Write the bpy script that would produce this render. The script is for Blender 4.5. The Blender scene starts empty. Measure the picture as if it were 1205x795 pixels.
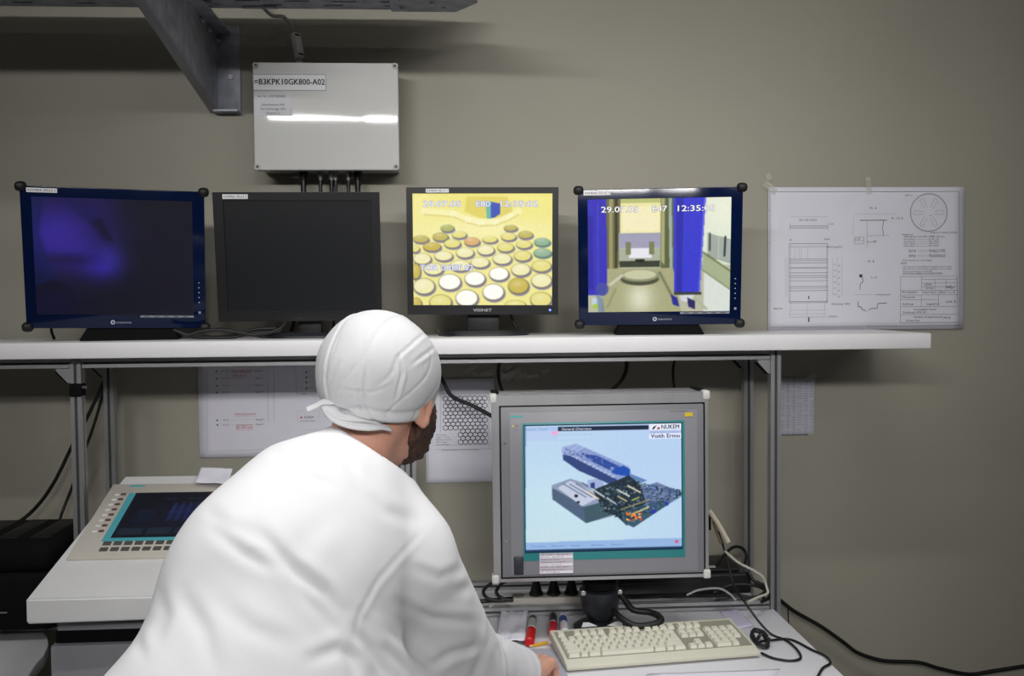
import bpy, bmesh, math, random
import numpy as np
from math import radians, sin, cos, pi
from mathutils import Vector, Matrix, noise

# ------------------------------------------------------------------ camera, light, exposure
SC = bpy.context.scene
COL = SC.collection
FPX, PW, PH = 1150.0, 1205, 795
CAM = np.array([0, -2.9, 1.55])
def Rx(a): return np.array([[1,0,0],[0,cos(a),-sin(a)],[0,sin(a),cos(a)]])
def Ry(a): return np.array([[cos(a),0,sin(a)],[0,1,0],[-sin(a),0,cos(a)]])
def Rz(a): return np.array([[cos(a),-sin(a),0],[sin(a),cos(a),0],[0,0,1]])
CR = Rz(radians(-3.5)) @ Rx(radians(-2.2)) @ Ry(radians(0.5))
cd = bpy.data.cameras.new('camera'); cam = bpy.data.objects.new('camera', cd); COL.objects.link(cam)
cd.sensor_width = 36; cd.lens = FPX/PW*36; cd.clip_start = 0.05
m = np.eye(4); m[:3, 0] = CR[:, 0]; m[:3, 1] = CR[:, 2]; m[:3, 2] = -CR[:, 1]; m[:3, 3] = CAM
cam.matrix_world = Matrix(m.tolist()); SC.camera = cam
SC.view_settings.view_transform = 'Standard'; SC.view_settings.look = 'None'
SC.view_settings.gamma = 1; SC.view_settings.use_curve_mapping = False
SC.view_settings.exposure = 0.0
wd = bpy.data.worlds.new('world'); SC.world = wd; wd.use_nodes = True
wd.node_tree.nodes['Background'].inputs[0].default_value = (0.9, 0.95, 1, 1)
wd.node_tree.nodes['Background'].inputs[1].default_value = 0.05
# ceiling tubes behind the camera, plus added fill lamps: x, y, watts, length, spread, aimed point (None: straight down)
AIM = (0.35, 0.0, 1.95)
LAMPS = [(-1.18, -4.85, 7.8, 2.3, 55, AIM), (0.6, -4.85, 1.8, 1.2, 45, AIM), (1.5, -3.1, 1.0, 1.2, 55, AIM), (0.5, -1.3, 8.0, 1.2, 140, None),
         (0.4, -1.5, 3.0, 1.2, 80, None), (-1.1, -1.8, 8.5, 1.2, 150, None), (2.6, -4.4, 1.5, 1.2, 60, (0.15, -1.0, 0.9)), (0.7, -5.4, 2.4, 1.2, 32, (0.05, -0.7, 0.95))]  # the downward lamps and the last two are added fill
for x, y, w, ll, spr, aim in LAMPS:
    ld = bpy.data.lights.new('tube_and_fill_lamp', 'AREA'); ld.shape = 'RECTANGLE'; ld.size = ll; ld.size_y = 0.07
    ld.energy = w; ld.color = (1, 0.988, 0.97); ld.spread = radians(spr)
    lo = bpy.data.objects.new('tube_and_fill_lamp', ld); COL.objects.link(lo); lo.location = (x, y, 2.905)
    if aim: lo.rotation_euler = (math.atan2(math.hypot(x-aim[0], y-aim[1]), 2.905-aim[2]), 0, math.atan2(x-aim[0], aim[1]-y))

def ray(px, py): return CR @ np.array([(px-PW/2)/FPX, 1, (PH/2-py)/FPX])
def P(px, py, D):
    d = ray(px, py); return CAM + d*D/d[1]
def aty(px, py, y): return P(px, py, y-CAM[1])
def atz(px, py, z):
    d = ray(px, py); return CAM + d*((z-CAM[2])/d[2])
def proj(V):
    q = (np.asarray(V)-CAM) @ CR
    return np.stack([PW/2+FPX*q[..., 0]/q[..., 1], PH/2-FPX*q[..., 2]/q[..., 1]], -1)

# ------------------------------------------------------------------ materials
def lin(c):
    if isinstance(c, str): c = [int(c[i:i+2], 16)/255 for i in (0, 2, 4)]
    return tuple(x/12.92 if x <= .04045 else ((x+.055)/1.055)**2.4 for x in c)
MATS = {}
def mat(name, c, rough=.5, metal=0, var=0, scale=8, bump=0, bscale=60, spec=.5, coat=0, sheen=0, emit=0, stretch=None, alpha=1, trans=0):
    if name in MATS: return MATS[name]
    M = bpy.data.materials.new(name); M.use_nodes = True; nt = M.node_tree; N = nt.nodes; b = N['Principled BSDF']
    col = lin(c); b.inputs['Base Color'].default_value = (*col, 1)
    b.inputs['Roughness'].default_value = rough; b.inputs['Metallic'].default_value = metal
    b.inputs['Specular IOR Level'].default_value = spec; b.inputs['Coat Weight'].default_value = coat
    b.inputs['Coat Roughness'].default_value = .05
    if sheen: b.inputs['Sheen Weight'].default_value = sheen
    if emit: b.inputs['Emission Color'].default_value = (*col, 1); b.inputs['Emission Strength'].default_value = emit
    b.inputs['Alpha'].default_value = alpha; b.inputs['Transmission Weight'].default_value = trans
    tc = N.new('ShaderNodeTexCoord'); src = tc.outputs['Object']
    if stretch:
        mp = N.new('ShaderNodeMapping'); mp.inputs['Scale'].default_value = stretch
        nt.links.new(src, mp.inputs['Vector']); src = mp.outputs['Vector']
    n = N.new('ShaderNodeTexNoise'); n.inputs['Scale'].default_value = scale; n.inputs['Detail'].default_value = 6
    nt.links.new(src, n.inputs['Vector'])
    v = var if var else .04
    r = N.new('ShaderNodeMapRange'); r.inputs[1].default_value = .3; r.inputs[2].default_value = .7
    r.inputs[3].default_value = 1-v; r.inputs[4].default_value = 1+v
    nt.links.new(n.outputs['Fac'], r.inputs[0])
    mx = N.new('ShaderNodeVectorMath'); mx.operation = 'SCALE'; mx.inputs[0].default_value = col
    nt.links.new(r.outputs[0], mx.inputs['Scale']); nt.links.new(mx.outputs[0], b.inputs['Base Color'])
    if bump:
        n2 = N.new('ShaderNodeTexNoise'); n2.inputs['Scale'].default_value = bscale; n2.inputs['Detail'].default_value = 4
        nt.links.new(src, n2.inputs['Vector'])
        bp = N.new('ShaderNodeBump'); bp.inputs['Strength'].default_value = bump; bp.inputs['Distance'].default_value = .002
        nt.links.new(n2.outputs['Fac'], bp.inputs['Height']); nt.links.new(bp.outputs[0], b.inputs['Normal'])
    MATS[name] = M; return M
def attr_mat(name, emit, rough=.6, coat=0):
    M = bpy.data.materials.new(name); M.use_nodes = True; nt = M.node_tree; b = nt.nodes['Principled BSDF']
    a = nt.nodes.new('ShaderNodeAttribute'); a.attribute_name = 'ink'; b.inputs['Roughness'].default_value = rough
    if emit:
        b.inputs['Base Color'].default_value = (.004, .004, .005, 1)
        nt.links.new(a.outputs['Color'], b.inputs['Emission Color']); b.inputs['Emission Strength'].default_value = emit
    else: nt.links.new(a.outputs['Color'], b.inputs['Base Color'])
    MATS[name] = M; return M
wallm = mat('wall_paint', 'a19d90', .62, var=.05, scale=1.3, bump=.25, bscale=220)
roomm = mat('room_paint', 'c6c4bc', .7)
floorm = mat('floor_vinyl', '747576', .45, var=.08, scale=4)
ceilm = mat('ceiling_paint', 'e6e6e2', .8)
white = mat('white_laminate', 'e9e8ea', .42, var=.02)
deskm = mat('desk_laminate', 'e2e2e8', .38, var=.02)
alu = mat('anodised_aluminium', 'b9b9bc', .34, .75, var=.06, scale=30, stretch=(1, 1, .05))
alud = mat('aluminium_groove', '4c4b4e', .5, .5)
galv = mat('galvanised_steel', 'a6a8b3', .5, .3, var=.25, scale=25, bump=.1)
black = mat('black_plastic', '151517', .38, var=.1)
blackm = mat('matte_black', '060607', .85, var=.1, spec=.2)
rubber = mat('black_rubber', '0d0d0e', .55)
darkbase = mat('dark_grey_plastic', '24262b', .4)
boxm = mat('enclosure_grey', 'e0e0de', .07, var=.01)
boxd = mat('enclosure_body_grey', 'a9aaa7', .35)
papm = mat('paper', 'e4e3ee', .8, var=.02)
papw = mat('label_paper', 'f2f2f4', .6)
tapem = mat('clear_tape', 'e8e6da', .12, alpha=.22, spec=.9)
steel = mat('bright_steel', 'c9c9cc', .25, .9)
bezelblue = mat('blue_glass_bezel', '07173a', .10, spec=.3)
offscr = mat('switched_off_screen', '16181c', .34)
glassblk = mat('dark_screen', '0c0d14', .15)
ink_paper = attr_mat('printed_ink', 0)
screen = attr_mat('lit_screen', 1.0, .3)
cablem = mat('black_cable', '0c0c0d', .45)
cablew = mat('pale_cable', 'b9b6ac', .5)
beige = mat('keyboard_beige', 'cfcdbc', .5, var=.03)
beiged = mat('keyboard_key_beige', 'd8d6c6', .5, var=.02)
console = mat('console_white_coat', 'dededf', .42, var=.02, bump=.1, bscale=300)
hmi = mat('panel_warm_white', 'cbc6bc', .45)
teal = mat('teal_plastic', '56b2be', .4)
tealp = mat('panel_teal', '2a8488', .4)
pgrey = mat('panel_grey', '77777c', .4, var=.04)
pgrey2 = mat('panel_inner_grey', '84848a', .4, var=.04)
keygrey = mat('membrane_key_grey', '585552', .5)

# ------------------------------------------------------------------ mesh builder
def link(name, me, parent=None, mats=(), ang=35):
    o = bpy.data.objects.new(name, me); COL.objects.link(o)
    for q in (mats if isinstance(mats, (list, tuple)) else [mats]): me.materials.append(q)
    if ang is not None:
        me.polygons.foreach_set('use_smooth', [True]*len(me.polygons))
        me.set_sharp_from_angle(angle=radians(ang))
    if parent: o.parent = parent
    return o
class MB:
    def __init__(s): s.bm = bmesh.new(); s.m = 0
    def _v(s, vs, T=None):
        if T is not None:
            for v in vs: v.co = T @ v.co
    def box(s, c, d, bev=0, T=None, seg=2):
        r = bmesh.ops.create_cube(s.bm, size=1); vs = r['verts']
        for v in vs: v.co = Vector((v.co.x*d[0]+c[0], v.co.y*d[1]+c[1], v.co.z*d[2]+c[2]))
        s._fin(vs, bev, T, seg); return s
    def _fin(s, vs, bev, T, seg=2):
        fs = set(f for v in vs for f in v.link_faces)
        if bev:
            es = list(set(e for v in vs for e in v.link_edges))
            r = bmesh.ops.bevel(s.bm, geom=es, offset=bev, segments=seg, affect='EDGES', profile=.5)
            vs = set(v for f in r['faces'] for v in f.verts) | set(v for v in vs if v.is_valid)
            for f in list(fs):
                if f.is_valid: vs |= set(f.verts)
            fs = set(f for v in vs for f in v.link_faces)
        s._v(vs, T)
        for f in fs: f.material_index = s.m
    def prism(s, poly, lo, hi, ax='y', bev=0, T=None, scale2=None):
        """poly in the two other axes, extruded along ax from lo to hi"""
        def mk(p, t):
            return {'x': (t, p[0], p[1]), 'y': (p[0], t, p[1]), 'z': (p[0], p[1], t)}[ax]
        p2 = scale2 or poly
        a = [s.bm.verts.new(mk(p, lo)) for p in poly]; b = [s.bm.verts.new(mk(p, hi)) for p in p2]
        n = len(a); f = [s.bm.faces.new(a), s.bm.faces.new(b[::-1])]
        for i in range(n): f.append(s.bm.faces.new((a[i], b[i], b[(i+1) % n], a[(i+1) % n])))
        bmesh.ops.recalc_face_normals(s.bm, faces=f)
        s._fin(a+b, bev, T); return s
    def cyl(s, p0, p1, r0, r1=None, n=16, T=None, cap=True):
        r1 = r0 if r1 is None else r1
        p0, p1 = Vector(p0), Vector(p1); d = (p1-p0).normalized()
        u = d.orthogonal().normalized(); w = d.cross(u)
        A = [s.bm.verts.new(p0+(u*cos(2*pi*i/n)+w*sin(2*pi*i/n))*r0) for i in range(n)]
        B = [s.bm.verts.new(p1+(u*cos(2*pi*i/n)+w*sin(2*pi*i/n))*r1) for i in range(n)]
        f = [s.bm.faces.new((A[i], A[(i+1) % n], B[(i+1) % n], B[i])) for i in range(n)]
        if cap: f += [s.bm.faces.new(A[::-1]), s.bm.faces.new(B)]
        for q in f: q.material_index = s.m
        s._v(A+B, T); return s
    def tube(s, pts, r, n=8, flat=1, up=None, sub=6):
        pts = [Vector([float(c) for c in p]) for p in pts]
        if sub > 1 and len(pts) > 2:
            Q = [pts[0]*2-pts[1]]+pts+[pts[-1]*2-pts[-2]]; out = []
            for i in range(1, len(Q)-2):
                a, b, c, d = Q[i-1:i+3]
                for k in range(sub):
                    t = k/sub
                    out.append(.5*((2*b)+(c-a)*t+(2*a-5*b+4*c-d)*t*t+(3*b-a-3*c+d)*t**3))
            pts = out+[pts[-1]]
        m_ = len(pts); rr = r if callable(r) else (lambda t: r); u = None; prev = None
        for i, p in enumerate(pts):
            d = (pts[min(i+1, m_-1)]-pts[max(i-1, 0)])
            d = d.normalized() if d.length > 1e-9 else Vector((0, 0, 1))
            if up is not None: u = Vector(up)-d*d.dot(Vector(up)); u = u.normalized()
            else: u = d.orthogonal().normalized() if u is None else (u-d*u.dot(d)).normalized()
            w = d.cross(u); q = rr(i/(m_-1))
            ring = [s.bm.verts.new(p+u*cos(2*pi*k/n)*q*flat+w*sin(2*pi*k/n)*q) for k in range(n)]
            if prev:
                for k in range(n):
                    s.bm.faces.new((prev[k], prev[(k+1) % n], ring[(k+1) % n], ring[k])).material_index = s.m
            else: s.bm.faces.new(ring[::-1]).material_index = s.m
            prev = ring
        s.bm.faces.new(prev).material_index = s.m; return s
    def lathe(s, prof, c=(0, 0, 0), n=24, T=None):
        rings = []; vs = []
        for r, z in prof:
            g = [s.bm.verts.new((c[0]+r*cos(2*pi*k/n), c[1]+r*sin(2*pi*k/n), c[2]+z)) for k in range(n)]
            rings.append(g); vs += g
        for a, b in zip(rings, rings[1:]):
            for k in range(n): s.bm.faces.new((a[k], a[(k+1) % n], b[(k+1) % n], b[k])).material_index = s.m
        s.bm.faces.new(rings[0][::-1]).material_index = s.m; s.bm.faces.new(rings[-1]).material_index = s.m
        s._v(vs, T); return s
    def build(s, name, mats, parent=None, ang=35):
        me = bpy.data.meshes.new(name); s.bm.normal_update(); s.bm.to_mesh(me); s.bm.free()
        return link(name, me, parent, mats, ang)
def thing(name, label, cat, loc=(0, 0, 0), rot=(0, 0, 0), group=None):
    o = bpy.data.objects.new(name, None); COL.objects.link(o); o.empty_display_size = .05
    o.location = [float(c) for c in loc]; o.rotation_euler = rot; tag(o, label, cat, group); return o
def tag(o, label, cat, group=None):
    o['label'] = label; o['category'] = cat
    if group: o['group'] = group
    return o
def struct(o): o['kind'] = 'structure'; return o
def box(name, c, d, mats, parent=None, bev=0, seg=2): return MB().box(c, d, bev, seg=seg).build(name, mats, parent)
def cable(name, label, pts, r=.004, m_=None, group=None, n=8):
    return tag(MB().tube(pts, r, n).build(name, m_ or cablem, None, 80), label, 'cable', group)

# ------------------------------------------------------------------ flat print: polygons with their own ink colour
FONTC = {}
def glyphs(s):
    if s not in FONTC:
        cu = bpy.data.curves.new('t', 'FONT'); cu.body = s; cu.size = 1; cu.resolution_u = 2
        o = bpy.data.objects.new('t', cu); COL.objects.link(o)
        me = o.to_mesh(); V = np.array([v.co[:2] for v in me.vertices]).reshape(-1, 2); Fc = [tuple(p.vertices) for p in me.polygons]
        o.to_mesh_clear(); bpy.data.objects.remove(o); bpy.data.curves.remove(cu)
        FONTC[s] = (V, Fc)
    return FONTC[s]
class Sheet:
    """x right, z up, ink stands off towards -y"""
    def __init__(s, step=.00012): s.V = []; s.F = []; s.C = []; s.step = step
    def poly(s, pts, c, L=0):
        i = len(s.V); s.V += [(p[0], -L*s.step, p[1]) for p in pts]; s.F.append(tuple(range(i, i+len(pts)))); s.C.append(lin(c))
    def rect(s, x0, z0, x1, z1, c, L=0):
        x0, x1 = min(x0, x1), max(x0, x1); z0, z1 = min(z0, z1), max(z0, z1)
        s.poly([(x0, z0), (x1, z0), (x1, z1), (x0, z1)], c, L)
    def line(s, a, b, w, c, L=0):
        a = np.array(a, float); b = np.array(b, float); d = b-a; n = np.hypot(*d) or 1; q = np.array([-d[1], d[0]])/n*w/2
        s.poly([a-q, b-q, b+q, a+q], c, L)
    def pline(s, pts, w, c, L=0, close=False):
        pts = list(pts)+([pts[0]] if close else [])
        for a, b in zip(pts, pts[1:]): s.line(a, b, w, c, L)
    def frame(s, x0, z0, x1, z1, w, c, L=0): s.pline([(x0, z0), (x1, z0), (x1, z1), (x0, z1)], w, c, L, True)
    def ring(s, x, z, r, w, c, L=0, n=28, rz=None):
        rz = rz or r
        s.pline([(x+r*cos(2*pi*k/n), z+rz*sin(2*pi*k/n)) for k in range(n)], w, c, L, True)
    def disc(s, x, z, r, c, L=0, n=24, rz=None):
        rz = rz or r; s.poly([(x+r*cos(2*pi*k/n), z+rz*sin(2*pi*k/n)) for k in range(n)], c, L)
    def text(s, t, x, z, h, c, L=0, w=None, bold=0, vert=False):
        V, Fc = glyphs(t)
        if not len(V): return
        k = h/.72; kx = k if w is None else w/max(1e-6, V[:, 0].max()-V[:, 0].min())
        off = [(0, 0)]+([(bold, 0), (0, bold*.5)] if bold else [])
        for ox, oz in off:
            i = len(s.V)
            for v in V:
                a, b = (v[0]-V[:, 0].min())*kx, v[1]*k
                s.V.append((x-b+ox, -L*s.step, z+a+oz) if vert else (x+a+ox, -L*s.step, z+b+oz))
            for f in Fc: s.F.append(tuple(i+j for j in f)); s.C.append(lin(c))
    def build(s, name, parent, y, m_=None):
        me = bpy.data.meshes.new(name); me.from_pydata([(v[0], v[1]+y, v[2]) for v in s.V], [], s.F)
        at = me.color_attributes.new('ink', 'FLOAT_COLOR', 'CORNER'); out = []
        for p, c in zip(me.polygons, s.C): out += [*c, 1]*p.loop_total
        at.data.foreach_set('color', out)
        o = link(name, me, parent, m_ or ink_paper, None)
        return o
def raster(img, x0, z0, x1, z1, y, name, parent, m_):
    """img rows top to bottom, sRGB 0..1, as a flat grid mesh carrying the picture the screen shows"""
    h, w = img.shape[:2]; g = np.clip(img, 0, 1); g = np.where(g <= .04045, g/12.92, ((g+.055)/1.055)**2.4)
    X, Z = np.meshgrid(np.linspace(x0, x1, w), np.linspace(z1, z0, h))
    V = np.stack([X, np.full_like(X, y), Z], -1).reshape(-1, 3)
    idx = np.arange(h*w).reshape(h, w)
    Q = np.stack([idx[1:, :-1], idx[1:, 1:], idx[:-1, 1:], idx[:-1, :-1]], -1).reshape(-1, 4)
    me = fastmesh(name, V, Q)
    at = me.color_attributes.new('ink', 'FLOAT_COLOR', 'POINT')
    at.data.foreach_set('color', np.concatenate([g.reshape(-1, 3), np.ones((h*w, 1))], 1).astype(np.float32).ravel())
    return link(name, me, parent, m_, None)
def fastmesh(name, V, Q):
    me = bpy.data.meshes.new(name); me.vertices.add(len(V)); me.vertices.foreach_set('co', np.asarray(V, np.float32).ravel())
    me.loops.add(Q.size); me.loops.foreach_set('vertex_index', Q.astype(np.int32).ravel())
    me.polygons.add(len(Q)); me.polygons.foreach_set('loop_start', np.arange(0, Q.size, 4, dtype=np.int32))
    me.update(calc_edges=True); me.validate(); return me
class Img:
    def __init__(s, w, h, c):
        s.w, s.h = w, h; s.a = np.ones((h, w, 3))*np.array([int(c[i:i+2], 16)/255 for i in (0, 2, 4)])
        s.U, s.Vv = np.meshgrid((np.arange(w)+.5)/w, (np.arange(h)+.5)/h)
    def put(s, mask, c, al=1):
        if isinstance(c, str): c = np.array([int(c[i:i+2], 16)/255 for i in (0, 2, 4)])
        mk = (np.clip(mask, 0, 1)*al)[..., None]; s.a = s.a*(1-mk)+np.asarray(c)*mk
    def ell(s, u, v, ru, rv, c, al=1, soft=.12):
        d = np.hypot((s.U-u)/ru, (s.Vv-v)/rv); s.put((1-d)/soft+.5, c, al)
    def blob(s, u, v, ru, rv, c, al=1): s.put(np.exp(-((s.U-u)/ru)**2-((s.Vv-v)/rv)**2), c, al)
    def poly(s, pts, c, al=1):
        U, Vv = s.U, s.Vv; ins = np.zeros(U.shape, bool); n = len(pts)
        for i in range(n):
            (x1, y1), (x2, y2) = pts[i], pts[(i+1) % n]
            if y1 == y2: continue
            ins ^= ((y1 > Vv) != (y2 > Vv)) & (U < (x2-x1)*(Vv-y1)/(y2-y1)+x1)
        s.put(ins.astype(float), c, al)
    def line(s, a, b, wd_, c, al=1):
        ax, ay = a; bx, by = b; asp = s.h/s.w; dx, dy = bx-ax, (by-ay)*asp; L = dx*dx+dy*dy+1e-12
        t = np.clip(((s.U-ax)*dx+(s.Vv-ay)*asp*dy)/L, 0, 1)
        d = np.hypot(s.U-ax-t*dx, (s.Vv-ay)*asp-t*dy); s.put((wd_/2-d)*s.w+.5, c, al)
    def noise(s, amp, seed, k=1):
        r = np.random.RandomState(seed).randn(s.h//k+2, s.w//k+2, 3)*amp
        s.a = s.a+np.repeat(np.repeat(r, k, 0), k, 1)[:s.h, :s.w]
    def blur(s, n=1):
        for _ in range(n):
            p = np.pad(s.a, ((1, 1), (1, 1), (0, 0)), 'edge')
            s.a = (p[1:-1, 1:-1]*4+p[:-2, 1:-1]*2+p[2:, 1:-1]*2+p[1:-1, :-2]*2+p[1:-1, 2:]*2+p[:-2, :-2]+p[2:, 2:]+p[:-2, 2:]+p[2:, :-2])/16
# ------------------------------------------------------------------ the room
RX0, RX1, RY0, CZ = -3.3, 3.6, -6.2, 3.0
struct(box('floor', ((RX0+RX1)/2, RY0/2, -.05), (RX1-RX0+.4, -RY0+.4, .1), floorm))
struct(box('ceiling', ((RX0+RX1)/2, RY0/2, CZ+.05), (RX1-RX0+.4, -RY0+.4, .1), ceilm))
struct(box('wall_back', ((RX0+RX1)/2, .05, CZ/2), (RX1-RX0, .1, CZ), wallm))
struct(box('wall_front', ((RX0+RX1)/2, RY0-.05, CZ/2), (RX1-RX0, .1, CZ), roomm))
struct(box('wall_left', (RX0-.05, RY0/2, CZ/2), (.1, -RY0+.2, CZ), roomm))
struct(box('wall_right', (RX1+.05, RY0/2, CZ/2), (.1, -RY0+.2, CZ), roomm))

# ------------------------------------------------------------------ workstation frame of aluminium profile
def profile_bar(mb, a, b, w=.028):
    """square T-slot profile with a dark groove down every side, from a to b"""
    a, b = Vector(a), Vector(b); d = (b-a); L = d.length; q = d.to_track_quat('Z', 'Y').to_matrix().to_4x4(); q.translation = a
    h = w/2; g = w*.13; dp = w*.2
    pts = [(-h, -h), (-g, -h), (-g, -h+dp), (g, -h+dp), (g, -h), (h, -h), (h, -g), (h-dp, -g), (h-dp, g), (h, g),
           (h, h), (g, h), (g, h-dp), (-g, h-dp), (-g, h), (-h, h), (-h, g), (-h+dp, g), (-h+dp, -g), (-h, -g)]
    mb.m = 0; mb.prism(pts, 0, L, 'z', T=q)
    mb.m = 1
    for s_ in ((0, -1), (1, 0), (0, 1), (-1, 0)):
        c = Vector((s_[0]*(h-dp*.95), s_[1]*(h-dp*.95), L/2))
        mb.box(c, (g*1.9 if s_[0] == 0 else .0008, g*1.9 if s_[1] == 0 else .0008, L-.001), T=q)
    mb.m = 0; return mb
DZ = .716                                     # desk top
XL, XR, YF, YB = -.961, .860, -.335, -.098
frame = thing('workstation_frame', 'aluminium profile frame of slotted posts and rails carrying the long white monitor shelf', 'frame', (0, 0, 0))
def bar(name, a, b, w=.028): return profile_bar(MB(), a, b, w).build(name, [alu, alud], frame)
def stop(x, y): return 1.4133
for x, y in ((XL, YF), (XL, YB), (XR, YF), (XR, YB), (-.155, YB), (-.122, YB)):
    bar('post', (x, y, .0 if x > -1 else 0.0), (x, y, stop(x, y)-.0145 if (x, y) != (XR, YF) else stop(x, y)-.002))
for y in (YF, YB):
    bar('top_rail', (XL+.016 if y == YF else XL+.016, y, stop(XL, y)-.014), (XR-.016, y, stop(XR, y)-.014), .024)
bar('top_rail', (-1.9, YF, stop(-1.9, 0)-.014), (XL-.016, YF, stop(XL, 0)-.014), .024)
bar('desk_rail', (XL+.016, YF, .726), (XR-.016, YF, .726), .024)
bar('desk_rail', (XL+.016, YB, .726), (XR-.016, YB, .726), .024)
bar('desk_rail', (-2.0, YF, .724), (XL-.016, YF, .724), .028)
box('rear_ledge', ((-.28+XR)/2, (YF+YB)/2, .708), (XR-.05+.28, YF*-1+YB-.026, .012), deskm, frame, .001)
for x, s_, y in ((XL, -1, YF), (XL, -1, YB), (XR, -1, YF), (XR, -1, YB)):
    z = stop(x, 0)-.0275; x0 = x+s_*.0145
    mb = MB().prism([(x0, z), (x0+s_*.034, z), (x0+s_*.034, z-.006), (x0+s_*.006, z-.036), (x0, z-.036)], y-.011, y+.011, 'y')
    g = mb.build('gusset', alu, frame)
    MB().prism([(x0+s_*.034, z-.006), (x0+s_*.036, z-.009), (x0+s_*.008, z-.039), (x0+s_*.006, z-.036)], y-.012, y+.012, 'y').build('gusset_cover', blackm, g)
for x in (XL, XR):                            # black end caps on the back posts
    box('post_cap', (x, YB, stop(x, 0)-.034), (.031, .031, .014), blackm, frame, .002)
    box('cross_tie', (x, (YF+YB)/2, .40), (.026, YB-YF-.03, .026), alu, frame)
cp = P(97, 459, 2.54)
c_ = box('cable_clamp', (XL, YF-.002, cp[2]), (.030, .036, .034), blackm, frame, .003)
MB().cyl((XL+.015, YF-.01, cp[2]+.006), (XL+.026, YF-.012, cp[2]+.006), .004).build('clamp_screw', steel, c_)

shelf = MB().box((0, 0, -.0205), (2.97, .36, .041), .0035).build('monitor_shelf', white)
shelf.location = (-.225, -.220, 1.4545)
tag(shelf, 'long white shelf board running under the row of four monitors', 'shelf')
def shz(x): return 1.4545

# ------------------------------------------------------------------ desks
dk = thing('desk', 'pale grey desk top under the keyboard with the big panel monitor standing on it', 'desk', (0, 0, 0))
MB().box((.2775, -.735, DZ-.014), (1.155, .765, .028), .003).build('desk_top', deskm, dk)
for x, y in ((-.24, -1.07), (.80, -1.07), (-.24, -.42), (.80, -.42)):
    box('leg', (x, y, (DZ-.029)/2), (.04, .04, DZ-.029), alu, dk, .002)
lk = thing('side_desk', 'light grey desk end with rounded corner at the lower left edge of the picture', 'desk', (0, 0, 0))
cc = [atz(*p, .712) for p in ((-110, 743), (40, 741), (50, 743), (56, 749), (57, 758), (52, 770), (42, 781), (33, 795), (10, 840), (-190, 840))]
MB().prism([(c[0], c[1]) for c in cc], .682, .712, 'z', bev=.003).build('desk_top', mat('side_desk_grey', 'cfcfd1', .5), lk)
for x, y in ((-1.42, -.5), (-1.10, -.5), (-1.42, -.78), (-1.12, -.74)):
    box('leg', (x, y, .341), (.035, .035, .682), alu, lk, .002)

# ------------------------------------------------------------------ cable tray and its wall bracket
TZ = 2.335
tray = thing('cable_tray', 'grey galvanised cable tray with slotted base running under the ceiling', 'cable tray', (0, 0, TZ))
tx0, tx1 = -2.2, float(P(500, 18, 2.68)[0])
mb = MB(); rows = [-.225-.012-i*.034 for i in range(18)]; rng = random.Random(3)
for i, y in enumerate(rows):
    mb.box(((tx0+tx1)/2, y, .001), (tx1-tx0, .024, .002))
    x = tx0+(i % 3)*.06
    while x < tx1:
        mb.box((min(x+.055, tx1-.03), y-.017, .001), (.06 if (i % 2) else .11, .0101, .002)); x += .125 if i % 2 else .16
mb.build('slotted_base', galv, tray)
for k in range(9):
    MB().tube([(x, -.26-k*.062+.012*sin(x*3+k), .026) for x in np.linspace(tx0, tx1-.04, 12)], .022, 6, flat=1.5, up=(0, 1, 0), sub=1).build('slot_backing', blackm, tray)  # flat black tubes added above the base to keep its slots dark
for y in (-.222, -.83): MB().box(((tx0+tx1)/2, y, .03), (tx1-tx0, .002, .06)).box(((tx0+tx1)/2, y+(.006 if y > -.5 else -.006)*-1, .06), (tx1-tx0, .012, .002)).build('side_rail', galv, tray)
e = MB().prism([(tx1-.09, -.218), (tx1+.085, -.218), (tx1+.14, -.30), (tx1+.11, -.83), (tx1-.09, -.83)], -.0035, -.0005, 'z').build('end_plate', galv, tray)
MB().prism([(tx1-.09, -.0035), (tx1+.085, -.0035), (tx1+.115, .055), (tx1-.09, .055)], -.219, -.216, 'y').build('splice_plate', galv, tray)
for q in ((tx1-.06, -.26), (tx1+.05, -.26), (tx1+.02, -.30), (tx1-.06, -.33)):
    MB().cyl((q[0], q[1], -.0035), (q[0], q[1], -.009), .0065, n=6).build('bolt', steel, tray)
for q in ((-.66, -.27), (-.5, -.24), (-1.35, -.27)):
    MB().box((q[0], q[1], -.003), (.09, .014, .004), .001).build('clip', galv, tray)

bx = aty(268, 90, 0)[0]
br = thing('wall_bracket', 'tapered steel cantilever bracket bolted to the wall beneath the cable tray', 'bracket', (bx, 0, 2.2))
zt = TZ-2.2-.006; zb = -.075
MB().box((0, -.004, (zt+.02-.105)/2+.0), (.075, .008, zt+.125), .001).box((0, -.02, -.10), (.07, .04, .006), .001).build('mounting_plate', galv, br)
MB().prism([(-.008, zt-.002), (-1.0, zt-.002), (-1.0, zt-.05), (-.008, zb-.018)], -.032, -.027, 'x').build('web', galv, br)
MB().prism([(-.008, zt), (-1.0, zt), (-1.0, zt-.006), (-.008, zt-.006)], -.032, .012, 'x').build('top_flange', galv, br)
MB().prism([(-.008, zb-.026), (-1.0, zt-.058), (-1.0, zt-.05), (-.008, zb-.018)], -.05, -.027, 'x').build('lower_flange', mat('flange_steel', '9a9ca4', .45, .4), br)
for y, z in ((-.03, zt-.03), (-.12, zt-.025), (-.2, zt-.02)): MB().cyl((-.027, y, z), (-.019, y, z), .009, n=6).cyl((-.019, y, z), (-.012, y, z), .005, n=10).build('bolt', steel, br)
MB().cyl((.012, -.008, -.0), (.012, -.018, -.0), .008, n=6).build('bolt', steel, br)

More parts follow.
